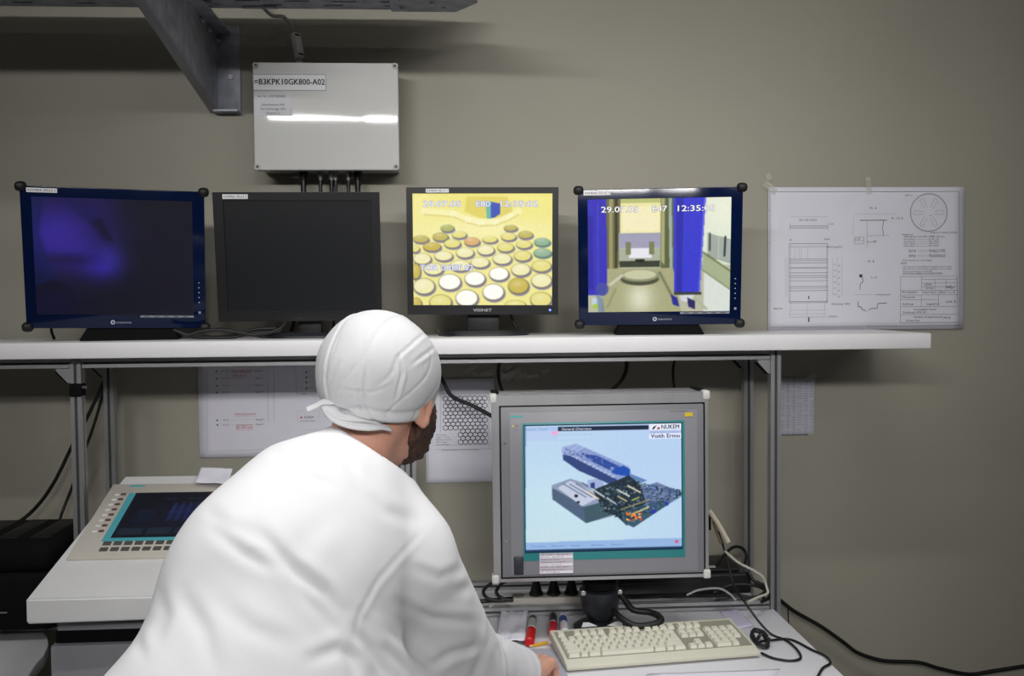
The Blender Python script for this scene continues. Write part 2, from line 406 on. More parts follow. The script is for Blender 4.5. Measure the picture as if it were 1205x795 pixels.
# ------------------------------------------------------------------ grey junction box
f0, f1 = aty(297, 73, -.13), aty(470, 200, -.13)
ew, eh = f1[0]-f0[0], f0[2]-f1[2]
en = thing('junction_box', 'pale grey plastic junction box with printed label, on the wall above the second monitor', 'junction box', ((f0[0]+f1[0])/2, 0, (f0[2]+f1[2])/2))
MB().box((0, -.05, 0), (ew-.012, .10, eh-.012), .004).build('housing', boxd, en)
lid = MB().box((0, -.115, 0), (ew, .03, eh), .0045, seg=3).build('lid', boxm, en)
MB().box((0, -.0985, 0), (ew-.006, .003, eh-.006)).build('gasket', blackm, en)
for sx in (-1, 1):
    for sz in (-1, 1):
        q = (sx*(ew/2-.009), sz*(eh/2-.009)); s_ = MB().cyl((q[0], -.128, q[1]), (q[0], -.1325, q[1]), .0088, n=18).build('corner_screw', boxd, lid); MB().cyl((q[0], -.1325, q[1]), (q[0], -.1329, q[1]), .0045, n=12).build('screw_slot', alud, s_)
        q = (sx*.083-.02, sz*(eh/2))
        MB().box((q[0], -.03, q[1]+sz*.002), (.018, .02, .012), .002).build('mounting_lug', boxd, en)
sh = Sheet(); sh.rect(0, 0, 1, 1, 'eeeeee') if 0 else None
def px_local(o_loc, px, py, y):
    w = aty(px, py, y); return w[0]-o_loc[0], w[2]-o_loc[2]
L0 = en.location
a, b = px_local(L0, 297.5, 87, -.13), px_local(L0, 384, 107, -.13)
MB().box(((a[0]+b[0])/2, -.1309, (a[1]+b[1])/2), (b[0]-a[0], .0012, a[1]-b[1])).build('name_label', papw, lid)
sh = Sheet(); sh.frame(a[0]+.001, b[1]+.001, b[0]-.001, a[1]-.001, .0012, '6a6a6a'); sh.text('=B3KPK10GK800-A02', a[0]+.004, b[1]+.0165, .0165, '2a2a2c', 1, w=(b[0]-a[0])-.008, bold=.0008)
a, b = px_local(L0, 299, 108.5, -.13), px_local(L0, 344, 136.5, -.13)
MB().box(((a[0]+b[0])/2, -.1308, (a[1]+b[1])/2), (b[0]-a[0], .001, a[1]-b[1])).build('small_label', mat('label_grey', 'dddde2', .6), lid)
w_ = b[0]-a[0]
for i, (t, fr) in enumerate((('Inv. Nr. 21071002008', .72), ('', 0), ('Leittechnikraum KPK', .62), ('Fernsehanlage A02', .66), ('Kasten 2', .35))):
    if t: sh.text(t, a[0]+w_*(1-fr)/2-.004*(i == 0), a[1]-.014-i*.0115, .0062, '55555c', 1, w=w_*fr)
sh.build('lettering', lid, -.1317)
# glands under the box with their plugs
gl = [(357, .012, black, .05), (377, .008, steel, .04), (390, .009, steel, .034), (395, .007, steel, .05), (410, .008, steel, .042), (421, .011, black, .052)]
for px, r, m_, L in gl:
    g = px_local(L0, px, 204, -.06)[0]; z = -eh/2+.006
    gg = MB().cyl((g, -.06, z+.002), (g, -.06, z-.012), r*1.15, n=6).cyl((g, -.06, z-.012), (g, -.06, z-.026), r, r*.8).build('cable_gland', m_, en)
    MB().cyl((g, -.06, z-.026), (g, -.06, z-.026-L), r*.72, r*.62).build('plug', black, gg)
for i, (px, *_r) in enumerate(gl):
    x = L0[0]+px_local(L0, px, 204, -.06)[0]; z = L0[2]-eh/2-.03
    cable('signal_cable', ['thickest black', 'second from left black', 'middle black', 'fourth black', 'fifth black', 'rightmost black'][i]+' cable hanging from the junction box glands behind the monitor',
          [(x, -.06, z-.042), (x, -.062, z-.12), (x+.01, -.07, z-.25), (x+.02*(i-2), -.075, shz(x)+.012)], .0035 if i else .005, group='cables under the junction box')
# feed cable with its clip tag up to the tray
p0 = P(352, 72, 2.84); p1 = P(349, 52, 2.86); p2 = P(345, 36, 2.86); p3 = P(334, 20, 2.84); p4 = P(318, 17, 2.80)
fc = thing('feed_cable', 'grey cable with white tag rising from the junction box to the cable tray', 'cable', (0, 0, 0))
MB().tube([p0-np.array([0, 0, .035]), p1, p2, p3, p4, p4+np.array([-.05, .0, .06])], .0055).build('cable_sheath', mat('grey_cable', 'a2a2a4', .5), fc)
d = Vector(p0-p2).normalized(); q = d.to_track_quat('Z', 'Y').to_matrix().to_4x4(); q.translation = Vector((p0*.5+P(347, 40, 2.86)*.5))
q.translation = Vector(P(350, 54, 2.845))
MB().box((0, 0, 0), (.024, .018, .075), .003, T=q).build('cable_tag', papw, fc)
for s_ in (-1, 1): MB().box((0, -.0, s_*.03), (.016, .0195, .006), T=q).build('tag_clip', black, fc)
MB().cyl(p0-np.array([0, 0, .03]), p0+np.array([0, 0, .002]), .011, .009).build('gland', boxd, fc)
# ------------------------------------------------------------------ monitors on the shelf
def label_strip(parent, x, z, w, h, y, t='KAMERA ZELLE 2', c='e8e8ec'):
    MB().box((x+w/2, y, z+h/2), (w, .0012, h)).build('name_label', papw, parent)
    s_ = Sheet(); s_.text(t, x+.003, z+h*.28, h*.5, '3a3a40', 0, w=w-.006); s_.build('lettering', parent, y-.0009)
def rubber_monitor(loc, rot, W_, H_, label, img, lit, base_x, basew, texts=None):
    t = thing('rubber_cornered_monitor', label, 'monitor', loc, rot, 'glass fronted monitors with rubber corners')
    box('housing', (0, .025, 0), (W_-.012, .044, H_-.012), black, t, .004)
    MB().box((0, .045, 0), (W_*.7, .04, H_*.7), .008).build('rear_cover', black, t)
    gf = MB().box((0, 0, 0), (W_, .006, H_), .0015).build('glass_front', bezelblue, t)
    sx0, sx1, sz0, sz1 = -W_/2+.026, W_/2-.03, -H_/2+.036, H_/2-.026
    raster(img, sx0, sz0, sx1, sz1, -.0036, 'screen', t, screen)
    for a in (-1, 1):
        for b in (-1, 1):
            MB().box((a*(W_/2-.002), .004, b*(H_/2-.002)), (.027, .03, .024), .0095, seg=3).build('corner_bumper', rubber, t)
    label_strip(t, -W_/2+.016, H_/2-.015, .07, .011, -.0042)
    s_ = Sheet(); s_.disc(-.012, -H_/2+.016, .0055, 'c8ccd8'); s_.disc(-.012, -H_/2+.016, .003, '10203c', 1)
    s_.text('neovo', -.003, -H_/2+.013, .0065, 'aab2c4', 0, w=.036)
    for i, zz in enumerate((.105, .118, .131, .144, .157)): s_.disc(W_/2-.016, -H_/2+zz-.035, .0016, 'b8c2d0')
    s_.rect(W_/2-.018, -H_/2+.0395, W_/2-.012, -H_/2+.0455, '9aa2b0')
    s_.rect(.055, -H_/2+.029, W_/2-.03, -H_/2+.0345, '8a8e98')
    for k in range(5): s_.rect(.065+k*.024, -H_/2+.0305, .078+k*.024, -H_/2+.033, '4a4e58', 1)
    s_.build('markings', gf, -.0035)
    if texts: texts(t, sx0, sx1, sz0, sz1)
    # desk stand: trapezoid front wedge
    Ti = t.matrix_basis if False else None
    return t
def wedge_base(t, loc, rot, W_, H_, cx, wt, wb):
    """trapezoid foot, built upright in world and hung under its monitor"""
    M = Matrix.LocRotScale(Vector([float(c) for c in loc]), Matrix.Rotation(rot[2], 3, 'Z')@Matrix.Rotation(rot[1], 3, 'Y')@Matrix.Rotation(rot[0], 3, 'X'), None)
    Mi = M.inverted(); Rw = Matrix.Rotation(rot[2], 4, 'Z')
    bot = shz(loc[0])+.001; top = loc[2]-H_/2+.012
    c = Vector(((M@Vector((cx, 0, -H_/2)))[0], (M@Vector((cx, 0, -H_/2)))[1], 0)); T = Mi@Matrix.Translation(c)@Rw
    mb = MB()
    a = [(-wb/2, -.012), (wb/2, -.012), (wb/2, .15), (-wb/2, .15)]
    b = [(-wt/2, .008), (wt/2, .008), (wt/2, .10), (-wt/2, .10)]
    mb.prism(a, bot, bot+.004, 'z', T=T)
    mb.prism(a, bot+.004, top, 'z', scale2=b, T=T)
    o = mb.build('stand', blackm, t)
    s_ = Sheet(); s_.text('neovo TFT', -.032, 0, .0055, '75777c', 0, w=.064); q = s_.build('lettering', t, 0)
    zz = bot+.004+(top-bot)*.35; fr = (zz-bot)/(top-bot)
    q.matrix_basis = T@Matrix.Translation((-.0, -.0135+.02*fr, zz-.003))@Matrix.Rotation(-.45, 4, 'X')

# picture on monitor 1: dim violet cloud
im = Img(190, 150, '12121f'); r = np.random.RandomState(5)
im.put(np.ones((150, 190)), '0f0f1c')
im.blob(.17, .30, .33, .30, '33248c', 1); im.blob(.25, .42, .2, .16, '34268f', .8); im.blob(.42, .1, .10, .3, '20185c', .7)
im.poly([(.17, 0), (.3, 0), (.47, .3), (.5, .42), (.44, .42), (.36, .24)], '1a1650', .6)
im.blob(.42, .56, .12, .12, '3226a8', .95); im.blob(.47, .50, .07, .1, '3a34b0', .6); im.blob(.2, .52, .18, .05, '0c0a18', .5)
im.poly([(.36, .2), (.42, .15), (.5, .38), (.44, .34)], '0d0a20', .6)
im.poly([(0, .62), (.2, .75), (.3, .95), (.24, 1), (0, 1)], '0a0a18', .7)
im.blob(.1, .9, .2, .15, '0e0c3a', .5); im.blob(.85, .3, .5, .6, '161620', .5)
im.poly([(.0, 0), (.08, 0), (.04, .3), (.12, .7), (0, .75)], '10184a', .6)
im.noise(.006, 3, 3); im.blur(5)
l1, r1 = (-.859, -.328, 1.664), (radians(10.5), radians(.9), radians(11.5))
m1 = rubber_monitor(l1, r1, .436, .36, 'monitor with blue glass front and violet cloud on its dark screen, leftmost on the shelf', im.a, True, 0, .1)
wedge_base(m1, l1, r1, .436, .36, .028, .20, .24)

# picture on monitor 4: machine cell between blue columns
def z4(x, y): return ((x-113)/645., (y-130)/492.)
im = Img(250, 200, 'd5dcc4'); Z = lambda *p: [z4(a, b) for a, b in p]
im.poly(Z((600, 100), (780, 100), (780, 400), (600, 400)), 'd9e2cf'); im.blob(.95, .1, .2, .3, 'eef0da', .8)
im.poly(Z((100, 420), (780, 420), (780, 640), (100, 640)), 'b9b9a2')
im.poly(Z((640, 420), (780, 520), (780, 640), (640, 640)), 'd8ded6')
im.poly(Z((635, 365), (765, 455), (765, 530), (630, 440)), 'a6b08c'); im.line(z4(635, 365), z4(765, 452), .012, '6d7a4c'); im.line(z4(630, 440), z4(765, 532), .008, '7d8660')
for i in range(13):
    y = 285+i*8; im.line(z4(655, y), z4(700, y+14), .006, '3f4a50', .8); im.line(z4(705, y+14), z4(765, y+32), .006, '47525a', .8)
im.line(z4(664, 285), z4(664, 355), .012, '39454a'); im.line(z4(733, 300), z4(730, 380), .014, '2e383c')
im.poly(Z((198, 130), (262, 130), (256, 420), (198, 540)), '6f6b4a'); im.poly(Z((212, 130), (228, 130), (226, 480), (212, 500)), '9c9868'); im.poly(Z((236, 130), (250, 130), (248, 420), (236, 440)), '3f3d2a')
im.poly(Z((262, 125), (442, 125), (442, 290), (262, 290)), 'efe6a8'); im.poly(Z((262, 125), (442, 125), (442, 150), (262, 150)), 'b9bf78')
im.poly(Z((270, 165), (436, 165), (436, 270), (270, 270)), 'f4ecc0')
im.poly(Z((255, 278), (442, 278), (442, 345), (255, 345)), 'c4c2cc')
for i in range(8): im.line(z4(258, 282+i*8), z4(440, 282+i*8), .006, '77779c')
im.poly(Z((255, 345), (442, 345), (442, 405), (255, 405)), 'aab09a'); im.poly(Z((305, 345), (395, 345), (405, 385), (300, 385)), 'e6e6ee')
im.poly(Z((287, 318), (310, 318), (310, 372), (287, 372)), '7c7f58'); im.poly(Z((392, 318), (415, 318), (415, 372), (392, 372)), '7c7f58')
im.poly(Z((258, 398), (440, 398), (440, 424), (258, 424)), '3a3f30'); im.poly(Z((330, 390), (372, 390), (372, 402), (330, 402)), '22241c')
im.poly(Z((442, 130), (505, 130), (515, 560), (480, 530), (442, 420)), '5f6440'); im.poly(Z((446, 130), (462, 130), (462, 420), (446, 400)), 'a8a878'); im.poly(Z((478, 130), (492, 130), (500, 540), (486, 520)), '9fb0a0')
im.poly(Z((200, 430), (500, 430), (540, 630), (170, 630)), 'a9a880'); im.blob(*z4(350, 560), .09, .14, 'e8e8d2', .8)
im.ell(*z4(350, 478), .135, .055, '4d4f38'); im.ell(*z4(350, 462), .135, .055, '8f9070'); im.ell(*z4(350, 458), .115, .042, 'c8c8a4')
im.line(z4(215, 500), z4(270, 460), .02, 'd8d8c8', .7); im.line(z4(240, 520), z4(200, 600), .015, '8a8c64', .7); im.line(z4(440, 450), z4(500, 560), .02, '6a6c50', .7)
im.poly(Z((100, 130), (198, 130), (202, 480), (190, 545), (100, 545)), '3b36b8'); im.poly(Z((112, 200), (140, 200), (140, 520), (112, 520)), '2d2a9c', .7); im.line(z4(160, 150), z4(160, 500), .006, '5a58d8', .6)
im.poly(Z((500, 122), (645, 122), (622, 540), (505, 540)), '3a3ccc'); im.poly(Z((512, 122), (545, 122), (540, 540), (516, 540)), '2f2ea8'); im.line(z4(640, 130), z4(618, 540), .01, '7a80e8', .8)
im.poly(Z((505, 535), (630, 535), (630, 548), (505, 548)), '3c3f38'); im.poly(Z((530, 550), (600, 548), (575, 580), (540, 575)), 'd0d6d8'); im.poly(Z((565, 560), (600, 575), (600, 612), (570, 600)), '2c2a60')
im.line(z4(600, 560), z4(650, 610), .02, 'aeb498'); im.poly(Z((490, 545), (520, 560), (530, 600), (500, 590)), '2b2f90')
im.ell(*z4(178, 520), .045, .06, '4a50a0', .9); im.poly(Z((130, 560), (160, 555), (165, 585), (130, 590)), 'c0d0dc'); im.poly(Z((135, 585), (155, 583), (155, 606), (135, 606)), 'a8c840'); im.poly(Z((150, 540), (180, 560), (190, 620), (160, 620)), '5f78a0', .6)
im.noise(.012, 8, 2); im.blur(1)
def t4(t, x0, x1, z0, z1):
    w = x1-x0; h = z1-z0; z = z1-h*.115
    for tt, u, wf in (('29.07.05', .095, .26), ('E47', .455, .10), ('12:35:00', .63, .26)):
        s_ = Sheet()
        for dx, dz in ((-.0011, 0), (.0011, 0), (0, .0011), (0, -.0011)): s_.text(tt, x0+w*u+dx, z+dz, h*.052, '3a3c50', 0, w=w*wf)
        s_.text(tt, x0+w*u, z, h*.052, 'ffffff', 1, w=w*wf, bold=.0004)
        s_.build('screen_text', t, -.0039, screen)
l4, r4 = (.551, -.330, 1.661), (radians(7.5), -radians(.1), radians(-8))
m4 = rubber_monitor(l4, r4, .430, .362, 'monitor with blue glass front showing a machine between blue columns, rightmost on the shelf', im.a, True, 0, .1, t4)
wedge_base(m4, l4, r4, .430, .362, 0, .20, .235)

def plastic_monitor(loc, rot, W_, H_, bz, label, foot):
    t = thing('black_monitor', label, 'monitor', loc, rot, 'plain black monitors on the shelf')
    l, r_, u, d_ = bz; X0, X1, Z0, Z1 = -W_/2, W_/2, -H_/2, H_/2
    o = [(X0, Z0), (X1, Z0), (X1, Z1), (X0, Z1)]; i = [(X0+l, Z0+d_), (X1-r_, Z0+d_), (X1-r_, Z1-u), (X0+l, Z1-u)]
    mb = MB()                                                   # bezel: four mitred bars
    for k in range(4):
        k2 = (k+1) % 4; mb.prism([o[k], o[k2], i[k2], i[k]], -.009, .012, 'y')
    bmesh.ops.remove_doubles(mb.bm, verts=mb.bm.verts, dist=1e-5)
    mb.build('bezel', black, t)
    MB().box((0, .025, 0), (W_-.004, .03, H_-.004), .006).build('housing', black, t)
    MB().box((0, .05, 0), (W_*.7, .03, H_*.65), .012).build('rear_cover', black, t)
    return t, (X0+l, Z0+d_, X1-r_, Z1-u)
def low_foot(t, loc, rot, H_, cx, nw, fw, fd, seg=28):
    M = Matrix.LocRotScale(Vector([float(c) for c in loc]), Matrix.Rotation(rot[2], 3, 'Z')@Matrix.Rotation(rot[1], 3, 'Y')@Matrix.Rotation(rot[0], 3, 'X'), None)
    base = M@Vector((cx, .03, -H_/2)); T = M.inverted()@Matrix.Translation((base[0], base[1], shz(base[0])))@Matrix.Rotation(rot[2], 4, 'Z')
    top = base[2]-shz(base[0])
    MB().box((0, .01, top/2+.014), (nw, .03, top+.02), .003, T=T).build('neck', black, t)
    pts = [(fw/2*cos(2*pi*k/seg)*abs(cos(2*pi*k/seg))**-.35 if abs(cos(2*pi*k/seg)) > .01 else 0, fd/2*sin(2*pi*k/seg)) for k in range(seg)]
    pts2 = [(x*.9, y*.86) for x, y in pts]
    f = MB(); f.prism(pts, .001, .006, 'z', T=T); f.prism(pts, .006, .014, 'z', scale2=pts2, T=T); f.build('foot', darkbase, t, 30)
# monitor 2, switched off
l2, r2 = (-.405, -.262, 1.670), (radians(8), 0, radians(.9))
m2, s2 = plastic_monitor(l2, r2, .432, .342, (.026, .021, .021, .026), 'black monitor with a switched off blank screen, second from the left on the shelf', 0)
box('screen', (((s2[0]+s2[2])/2), -.0035, (s2[1]+s2[3])/2), (s2[2]-s2[0]+.001, .003, s2[3]-s2[1]+.001), offscr, m2)
label_strip(m2, -.19, .154, .065, .012, -.0098)
s_ = Sheet(); s_.text('LCD', -.015, -.165, .005, '4a4b50', 0, w=.02); s_.build('lettering', m2, -.0096)
low_foot(m2, l2, r2, .342, .02, .062, .25, .17)
# monitor 3, yellow picture with rows of canister lids
def z3(x, y): return ((x-97)/625., (y-103)/500.)
im = Img(270, 216, 'f0e893')
im.put(np.clip(1-im.Vv*2.6, 0, 1), 'ece07a', .9); im.blob(.5, .32, .5, .1, 'f6efb4', .8); im.blob(.05, .1, .15, .2, 'f2ea9c', .7); im.blob(.85, .08, .2, .12, 'f2e98a', .7)
im.poly([z3(340, 120), z3(520, 120), z3(545, 185), z3(480, 215), z3(400, 215), z3(330, 185)], 'dccb5c', .8)
im.poly([z3(424, 140), z3(452, 140), z3(448, 216), z3(428, 216)], '6fb4a4'); im.poly([z3(448, 142), z3(488, 150), z3(488, 195), z3(462, 212), z3(446, 214)], '3b50b4')
pts = [(150, 185), (280, 195), (345, 222), (400, 235), (470, 232), (530, 208), (570, 185)]
for a, b in zip(pts, pts[1:]): im.line(z3(*a), z3(*b), .05, 'fbf6cc', .5); im.line(z3(a[0], a[1]+13), z3(b[0], b[1]+13), .012, 'c9b95a', .5)
G, Y_, PY, WH, OL, OR, TE, OC = 'b0b468', 'e6dc84', 'f0eab4', 'fdfcf2', 'c2b660', 'dcb070', '93b494', 'cab652'
for x, y, rx, ry, c in [(253,259,30,16,G),(534,258,30,14,OL),(222,297,35,19,OL),(306,288,33,16,Y_),(135,307,35,17,OL),(362,318,35,19,OR),(442,309,34,15,Y_),(525,296,34,18,Y_),(600,288,33,17,OL),(674,320,36,18,TE),(184,341,40,20,OC),(275,327,37,20,Y_),(512,344,37,20,Y_),(594,331,35,18,Y_),(107,350,22,16,Y_),(331,368,40,23,PY),(424,356,38,22,PY),(676,368,40,20,TE),(588,382,39,23,Y_),(140,395,40,25,PY),(235,382,41,22,PY),(398,411,42,24,PY),(497,395,42,25,PY),(672,427,44,26,Y_),(190,440,44,27,PY),(310,425,45,25,PY),(580,443,43,28,PY),(110,450,22,35,OC),(482,462,44,30,WH),(672,492,46,32,PY),(375,483,46,32,WH),(569,515,46,36,OC),(262,498,50,36,WH),(147,517,48,36,PY),(457,543,48,37,WH),(338,570,50,38,WH),(110,592,25,25,OC),(220,588,50,34,Y_),(670,577,48,34,Y_),(555,603,48,24,Y_)]:
    u, v = z3(x, y); ru, rv = rx/625, ry/500
    im.ell(u+.006, v+.012, ru*1.06, rv*1.08, '77709a' if c != TE else '4a7a90', .85); im.ell(u, v, ru*1.03, rv*1.05, '6d6640', .7); im.ell(u-.001, v-.003, ru*.95, rv*.93, c); im.ell(u, v-.008, ru*.78, rv*.7, c, 1, .3); im.blob(u-.01, v-.02, ru*.5, rv*.4, 'ffffff', .25)
im.noise(.012, 11, 2); im.blur(1)
l3, r3 = (.085, -.240, 1.684), (radians(4), radians(.5), radians(-4))
m3, s3 = plastic_monitor(l3, r3, .410, .343, (.0165, .0165, .0165, .0255), 'black monitor with a yellow picture of round lids, third from the left on the shelf', 0)
raster(im.a, s3[0]-.001, s3[1]-.001, s3[2]+.001, s3[3]+.001, -.003, 'screen', m3, screen)
w = s3[2]-s3[0]; h = s3[3]-s3[1]
for tt, u, v, wf in (('29.07.05', .075, .115, .27), ('E80', .455, .115, .10), ('12:35:02', .63, .115, .27), ('TOR GREIF 02', .05, .685, .38)):
    s_ = Sheet()
    for dx, dz in ((-.0012, 0), (.0012, 0), (0, .0012), (0, -.0012)): s_.text(tt, s3[0]+w*u+dx, s3[3]-h*v+dz, h*.05, '7a86c8', 0, w=w*wf)
    s_.text(tt, s3[0]+w*u, s3[3]-h*v, h*.05, 'f4f6ff', 1, w=w*wf)
    s_.build('screen_text', m3, -.0034, screen)
label_strip(m3, -.152, .1575, .062, .010, -.0098)
s_ = Sheet(); s_.text('VISINET', -.026, -.163, .0078, 'd8d8dc', 0, w=.05, bold=.0006); s_.build('lettering', m3, -.0096)
MB().cyl((.183, -.009, -.159), (.183, -.0105, -.159), .0028).build('power_light', mat('blue_led', '4a5cff', .3, emit=6), m3)
low_foot(m3, l3, r3, .343, .0, .088, .25, .16)

# ------------------------------------------------------------------ industrial panel monitor on the desk
lp, rp = (.358, -.568, 1.093), (0, -radians(.2), radians(-.6))
pm = thing('panel_monitor', 'large grey panel monitor in aluminium housing showing a plant drawing on the desk', 'monitor', lp, rp)
PXS = .50/242.5
def L(zx, zy): return ((zx/3.18+570-707.5)*PXS, -(zy/3.18+440-575.5)*PXS)     # photo crop to panel plane
W_, H_ = .524, .462; zc = (L(0, 58)[1]+L(0, 768)[1])/2
hx0, hx1 = L(28, 0)[0], L(834, 0)[0]; hz1, hz0 = L(0, 74)[1], L(0, 768)[1]
outer = [(hx0, hz0), (hx1, hz0), (hx1, hz1), (hx0, hz1)]
fx0, fx1 = L(55, 0)[0], L(822, 0)[0]; fz1, fz0 = L(0, 112)[1], L(0, 756)[1]
inner = [(fx0, fz0), (fx1, fz0), (fx1, fz1), (fx0, fz1)]
fr = MB()
for k in range(4): fr.prism([outer[k], outer[(k+1) % 4], inner[(k+1) % 4], inner[k]], -.012, .012, 'y')
bmesh.ops.remove_doubles(fr.bm, verts=fr.bm.verts, dist=1e-5)
fr.build('front_frame', alu, pm)
MB().prism([(.012, hz0+.004), (.12, hz0+.004), (.12, hz1-.008), (.11, hz1), (.012, hz1)], hx0+.004, hx1-.004, 'x', bev=.003).build('housing', alu, pm)
for sx, x in ((-1, hx0), (1, hx1)):
    for z, up in ((hz1, 1), (hz0, 0)):
        MB().box((x-sx*.004, 0, z-(.007 if up else -.007)), (.018, .03, .022), .004).build('corner_cap', mat('pale_cap', 'c9c9c6', .4), pm)
    MB().prism([(.018, hz1+.0005), (.10, hz1+.0005), (.10, hz1+.004), (.022, hz1+.006)], x-sx*.0005-(.018 if sx > 0 else 0), x-sx*.0005+(0 if sx > 0 else .018), 'x').build('end_cover', blackm, pm)
MB().box(((fx0+fx1)/2, -.004, (fz0+fz1)/2), (fx1-fx0+.001, .008, fz1-fz0+.001)).build('seal', blackm, pm)
MB().box(((fx0+fx1)/2, -.008, (fz0+fz1)/2), (fx1-fx0-.007, .01, fz1-fz0-.007), .002).build('face_plate', pgrey, pm)
a, b = L(92, 138), L(792, 742)
MB().box(((a[0]+b[0])/2, -.0135, (a[1]+b[1])/2), (b[0]-a[0], .002, a[1]-b[1]), .0008).build('inner_plate', pgrey2, pm)
a, b = L(139, 177), L(744, 690)
MB().box(((a[0]+b[0])/2, -.0149, (a[1]+b[1])/2), (b[0]-a[0], .0012, a[1]-b[1]), .0004).build('teal_surround', tealp, pm)
a, b = L(145, 184), L(735, 660)
MB().box(((a[0]+b[0])/2, -.0157, (a[1]+b[1])/2), (b[0]-a[0], .0006, a[1]-b[1])).build('screen_edge', mat('navy_edge', '15304c', .3), pm)
sa, sb = L(148, 188), L(731, 655)
def zp(x, y): return ((x/6.117+630-616.3)/183.5, (y/6.117+500-499.2)/146.8)        # crop of the drawing to screen u,v
im = Img(300, 240, 'b9d4ee'); im.blob(.3, .65, .5, .4, 'c8e4ee', .9); im.blob(.75, .25, .4, .35, 'b4cdf2', .7); im.blob(.1, .95, .4, .2, 'c6e0e6', .8)
im.poly([(0, 0), (.215, 0), (.215, .12), (0, .12)], 'b6cbee', .8)
im.poly([(.215, .012), (.79, .012), (.79, .047), (.215, .047)], '14223c'); im.poly([(0, .012), (.215, .012), (.215, .04), (0, .04)], 'a9c3e8')
im.poly([(.175, .045), (.213, .045), (.213, .075), (.175, .075)], 'f0a8d8'); im.line((.215, .075), (.43, .075), .004, '9ab4dc', .7); im.line((.215, .12), (.43, .12), .004, 'a8bede', .7)
im.poly([(.793, 0), (1, 0), (1, .122), (.793, .122)], 'e6ecfa'); im.poly([(.793, .055), (1, .055), (1, .078), (.793, .078)], 'b4c2ea')
im.poly([(0, .925), (1, .915), (1, .985), (0, .985)], '93b4e0'); im.poly([(0, .985), (1, .985), (1, 1), (0, 1)], '1d3a5c')
im.poly([(0, .985), (.01, .0), (.0, .0)], '1d3a5c', .5)
Zp = lambda *p: [zp(a, b) for a, b in p]
rr = random.Random(4)
# upper long hall
im.poly(Zp((180, 150), (285, 128), (420, 190), (660, 300), (700, 420), (560, 430), (400, 350), (190, 245)), '8d9fd0')
im.poly(Zp((190, 205), (250, 215), (560, 380), (600, 420), (540, 430), (300, 320), (190, 240)), '31457c')
im.poly(Zp((185, 152), (285, 128), (350, 158), (250, 200), (190, 205)), '9fb0dc'); im.poly(Zp((320, 200), (430, 215), (640, 320), (570, 345), (400, 260)), '2c4a9c')
for k in range(11):
    x, y = 260+k*28, 205+k*15; im.poly(Zp((x, y), (x+22, y+9), (x+8, y+22), (x-14, y+13)), 'b4c0e4', .9)
    im.line(zp(285+k*34, 130+k*16), zp(200+k*34, 165+k*16+18), .003, '5c70ac', .6)
for k in range(120):
    t = rr.random(); x = 195+t*440+rr.uniform(-20, 60); y = 150+t*190+rr.uniform(-10, 50); c = rr.choice(['6a7cb4', '2e4488', 'aebce2', '4460a4', '1f3468']); im.poly(Zp((x, y), (x+10, y+5), (x+4, y+9), (x-6, y+4)), c, .8)
im.poly(Zp((530, 330), (620, 290), (670, 320), (660, 370), (560, 350)), '1d4fae'); im.poly(Zp((670, 350), (790, 400), (740, 420), (680, 390)), '5f84b8')
# lower left hall
im.poly(Zp((105, 420), (240, 375), (420, 440), (560, 600), (540, 650), (350, 697), (110, 520)), '8e9bb6')
im.poly(Zp((110, 440), (140, 455), (330, 570), (350, 697), (110, 520)), '4f617c'); im.poly(Zp((330, 580), (500, 540), (600, 610), (540, 640), (350, 697)), '3f5a66')
im.poly(Zp((150, 440), (240, 390), (400, 470), (430, 520), (320, 575)), 'c3cbe0')
for k in range(4): im.line(zp(190+k*45, 412+k*4-k*k*2), zp(350+k*45, 510+k*2), .006, '4a5876', .9)
im.ell(*zp(280, 500), .012, .012, '141c2c'); im.ell(*zp(295, 545), .01, .01, '141c2c'); im.poly(Zp((360, 390), (430, 380), (480, 410), (470, 460), (370, 450)), '9db0da'); im.poly(Zp((385, 410), (415, 405), (415, 450), (385, 450)), '303f78')
# dark centre and right side clutter
im.poly(Zp((400, 460), (560, 400), (660, 360), (740, 430), (800, 520), (760, 640), (640, 720), (570, 650), (470, 600)), '22303e')
im.poly(Zp((740, 450), (860, 415), (1035, 490), (1035, 520), (900, 600), (800, 600)), '6d7ea6')
im.poly(Zp((600, 620), (900, 540), (950, 570), (690, 735), (620, 700)), '3a586c')
for k in range(1500):
    x = rr.uniform(455, 1030); lo_ = 470-(x-455)*.35 if x < 660 else (380+(x-660)*.5 if x < 740 else 425+(x-740)*.2); hi_ = 610+(x-455)*.5 if x < 660 else 712-(x-660)*.52
    y = rr.uniform(lo_-14, max(lo_+12, hi_-10))
    if x > 860 and rr.random() < .4: continue
    c = rr.choice(['0e1820', '274058', '1c3a3c', '46588c', '6f86b4', '9fb4d4', '23304c', '2f6a6c', '35489c'] if x > 760 else ['0c141c', '142a30', '1d4444', '2c3c5c', '6a8c94', 'a8b4b8', '101a28', '1a2c30'])
    s1 = rr.uniform(4, 13); im.poly(Zp((x, y), (x+s1, y+s1*.5), (x+s1*.3, y+s1), (x-s1*.7, y+s1*.4)), c, .8)
for a, b, c in (((350, 465), (440, 525), 'e8d8b0'), ((390, 450), (480, 510), 'd8dce0'), ((580, 465), (660, 510), 'e0e4dc'), ((650, 435), (740, 485), 'e8e0c0'), ((580, 510), (640, 545), 'c8b890'), ((600, 605), (800, 540), '908868'), ((680, 640), (800, 590), 'd8c890'), ((500, 520), (560, 560), 'c4ccd0'), ((680, 540), (730, 520), 'a8b468')):
    im.line(zp(*a), zp(*b), .009, c)
for k in range(26):
    x, y = rr.uniform(640, 750), 655+rr.uniform(-28, 28); im.ell(*zp(x, y), .007, .008, rr.choice(['e86a28', 'f09030', 'd84828', 'e8c8a0', 'c83c2c']))
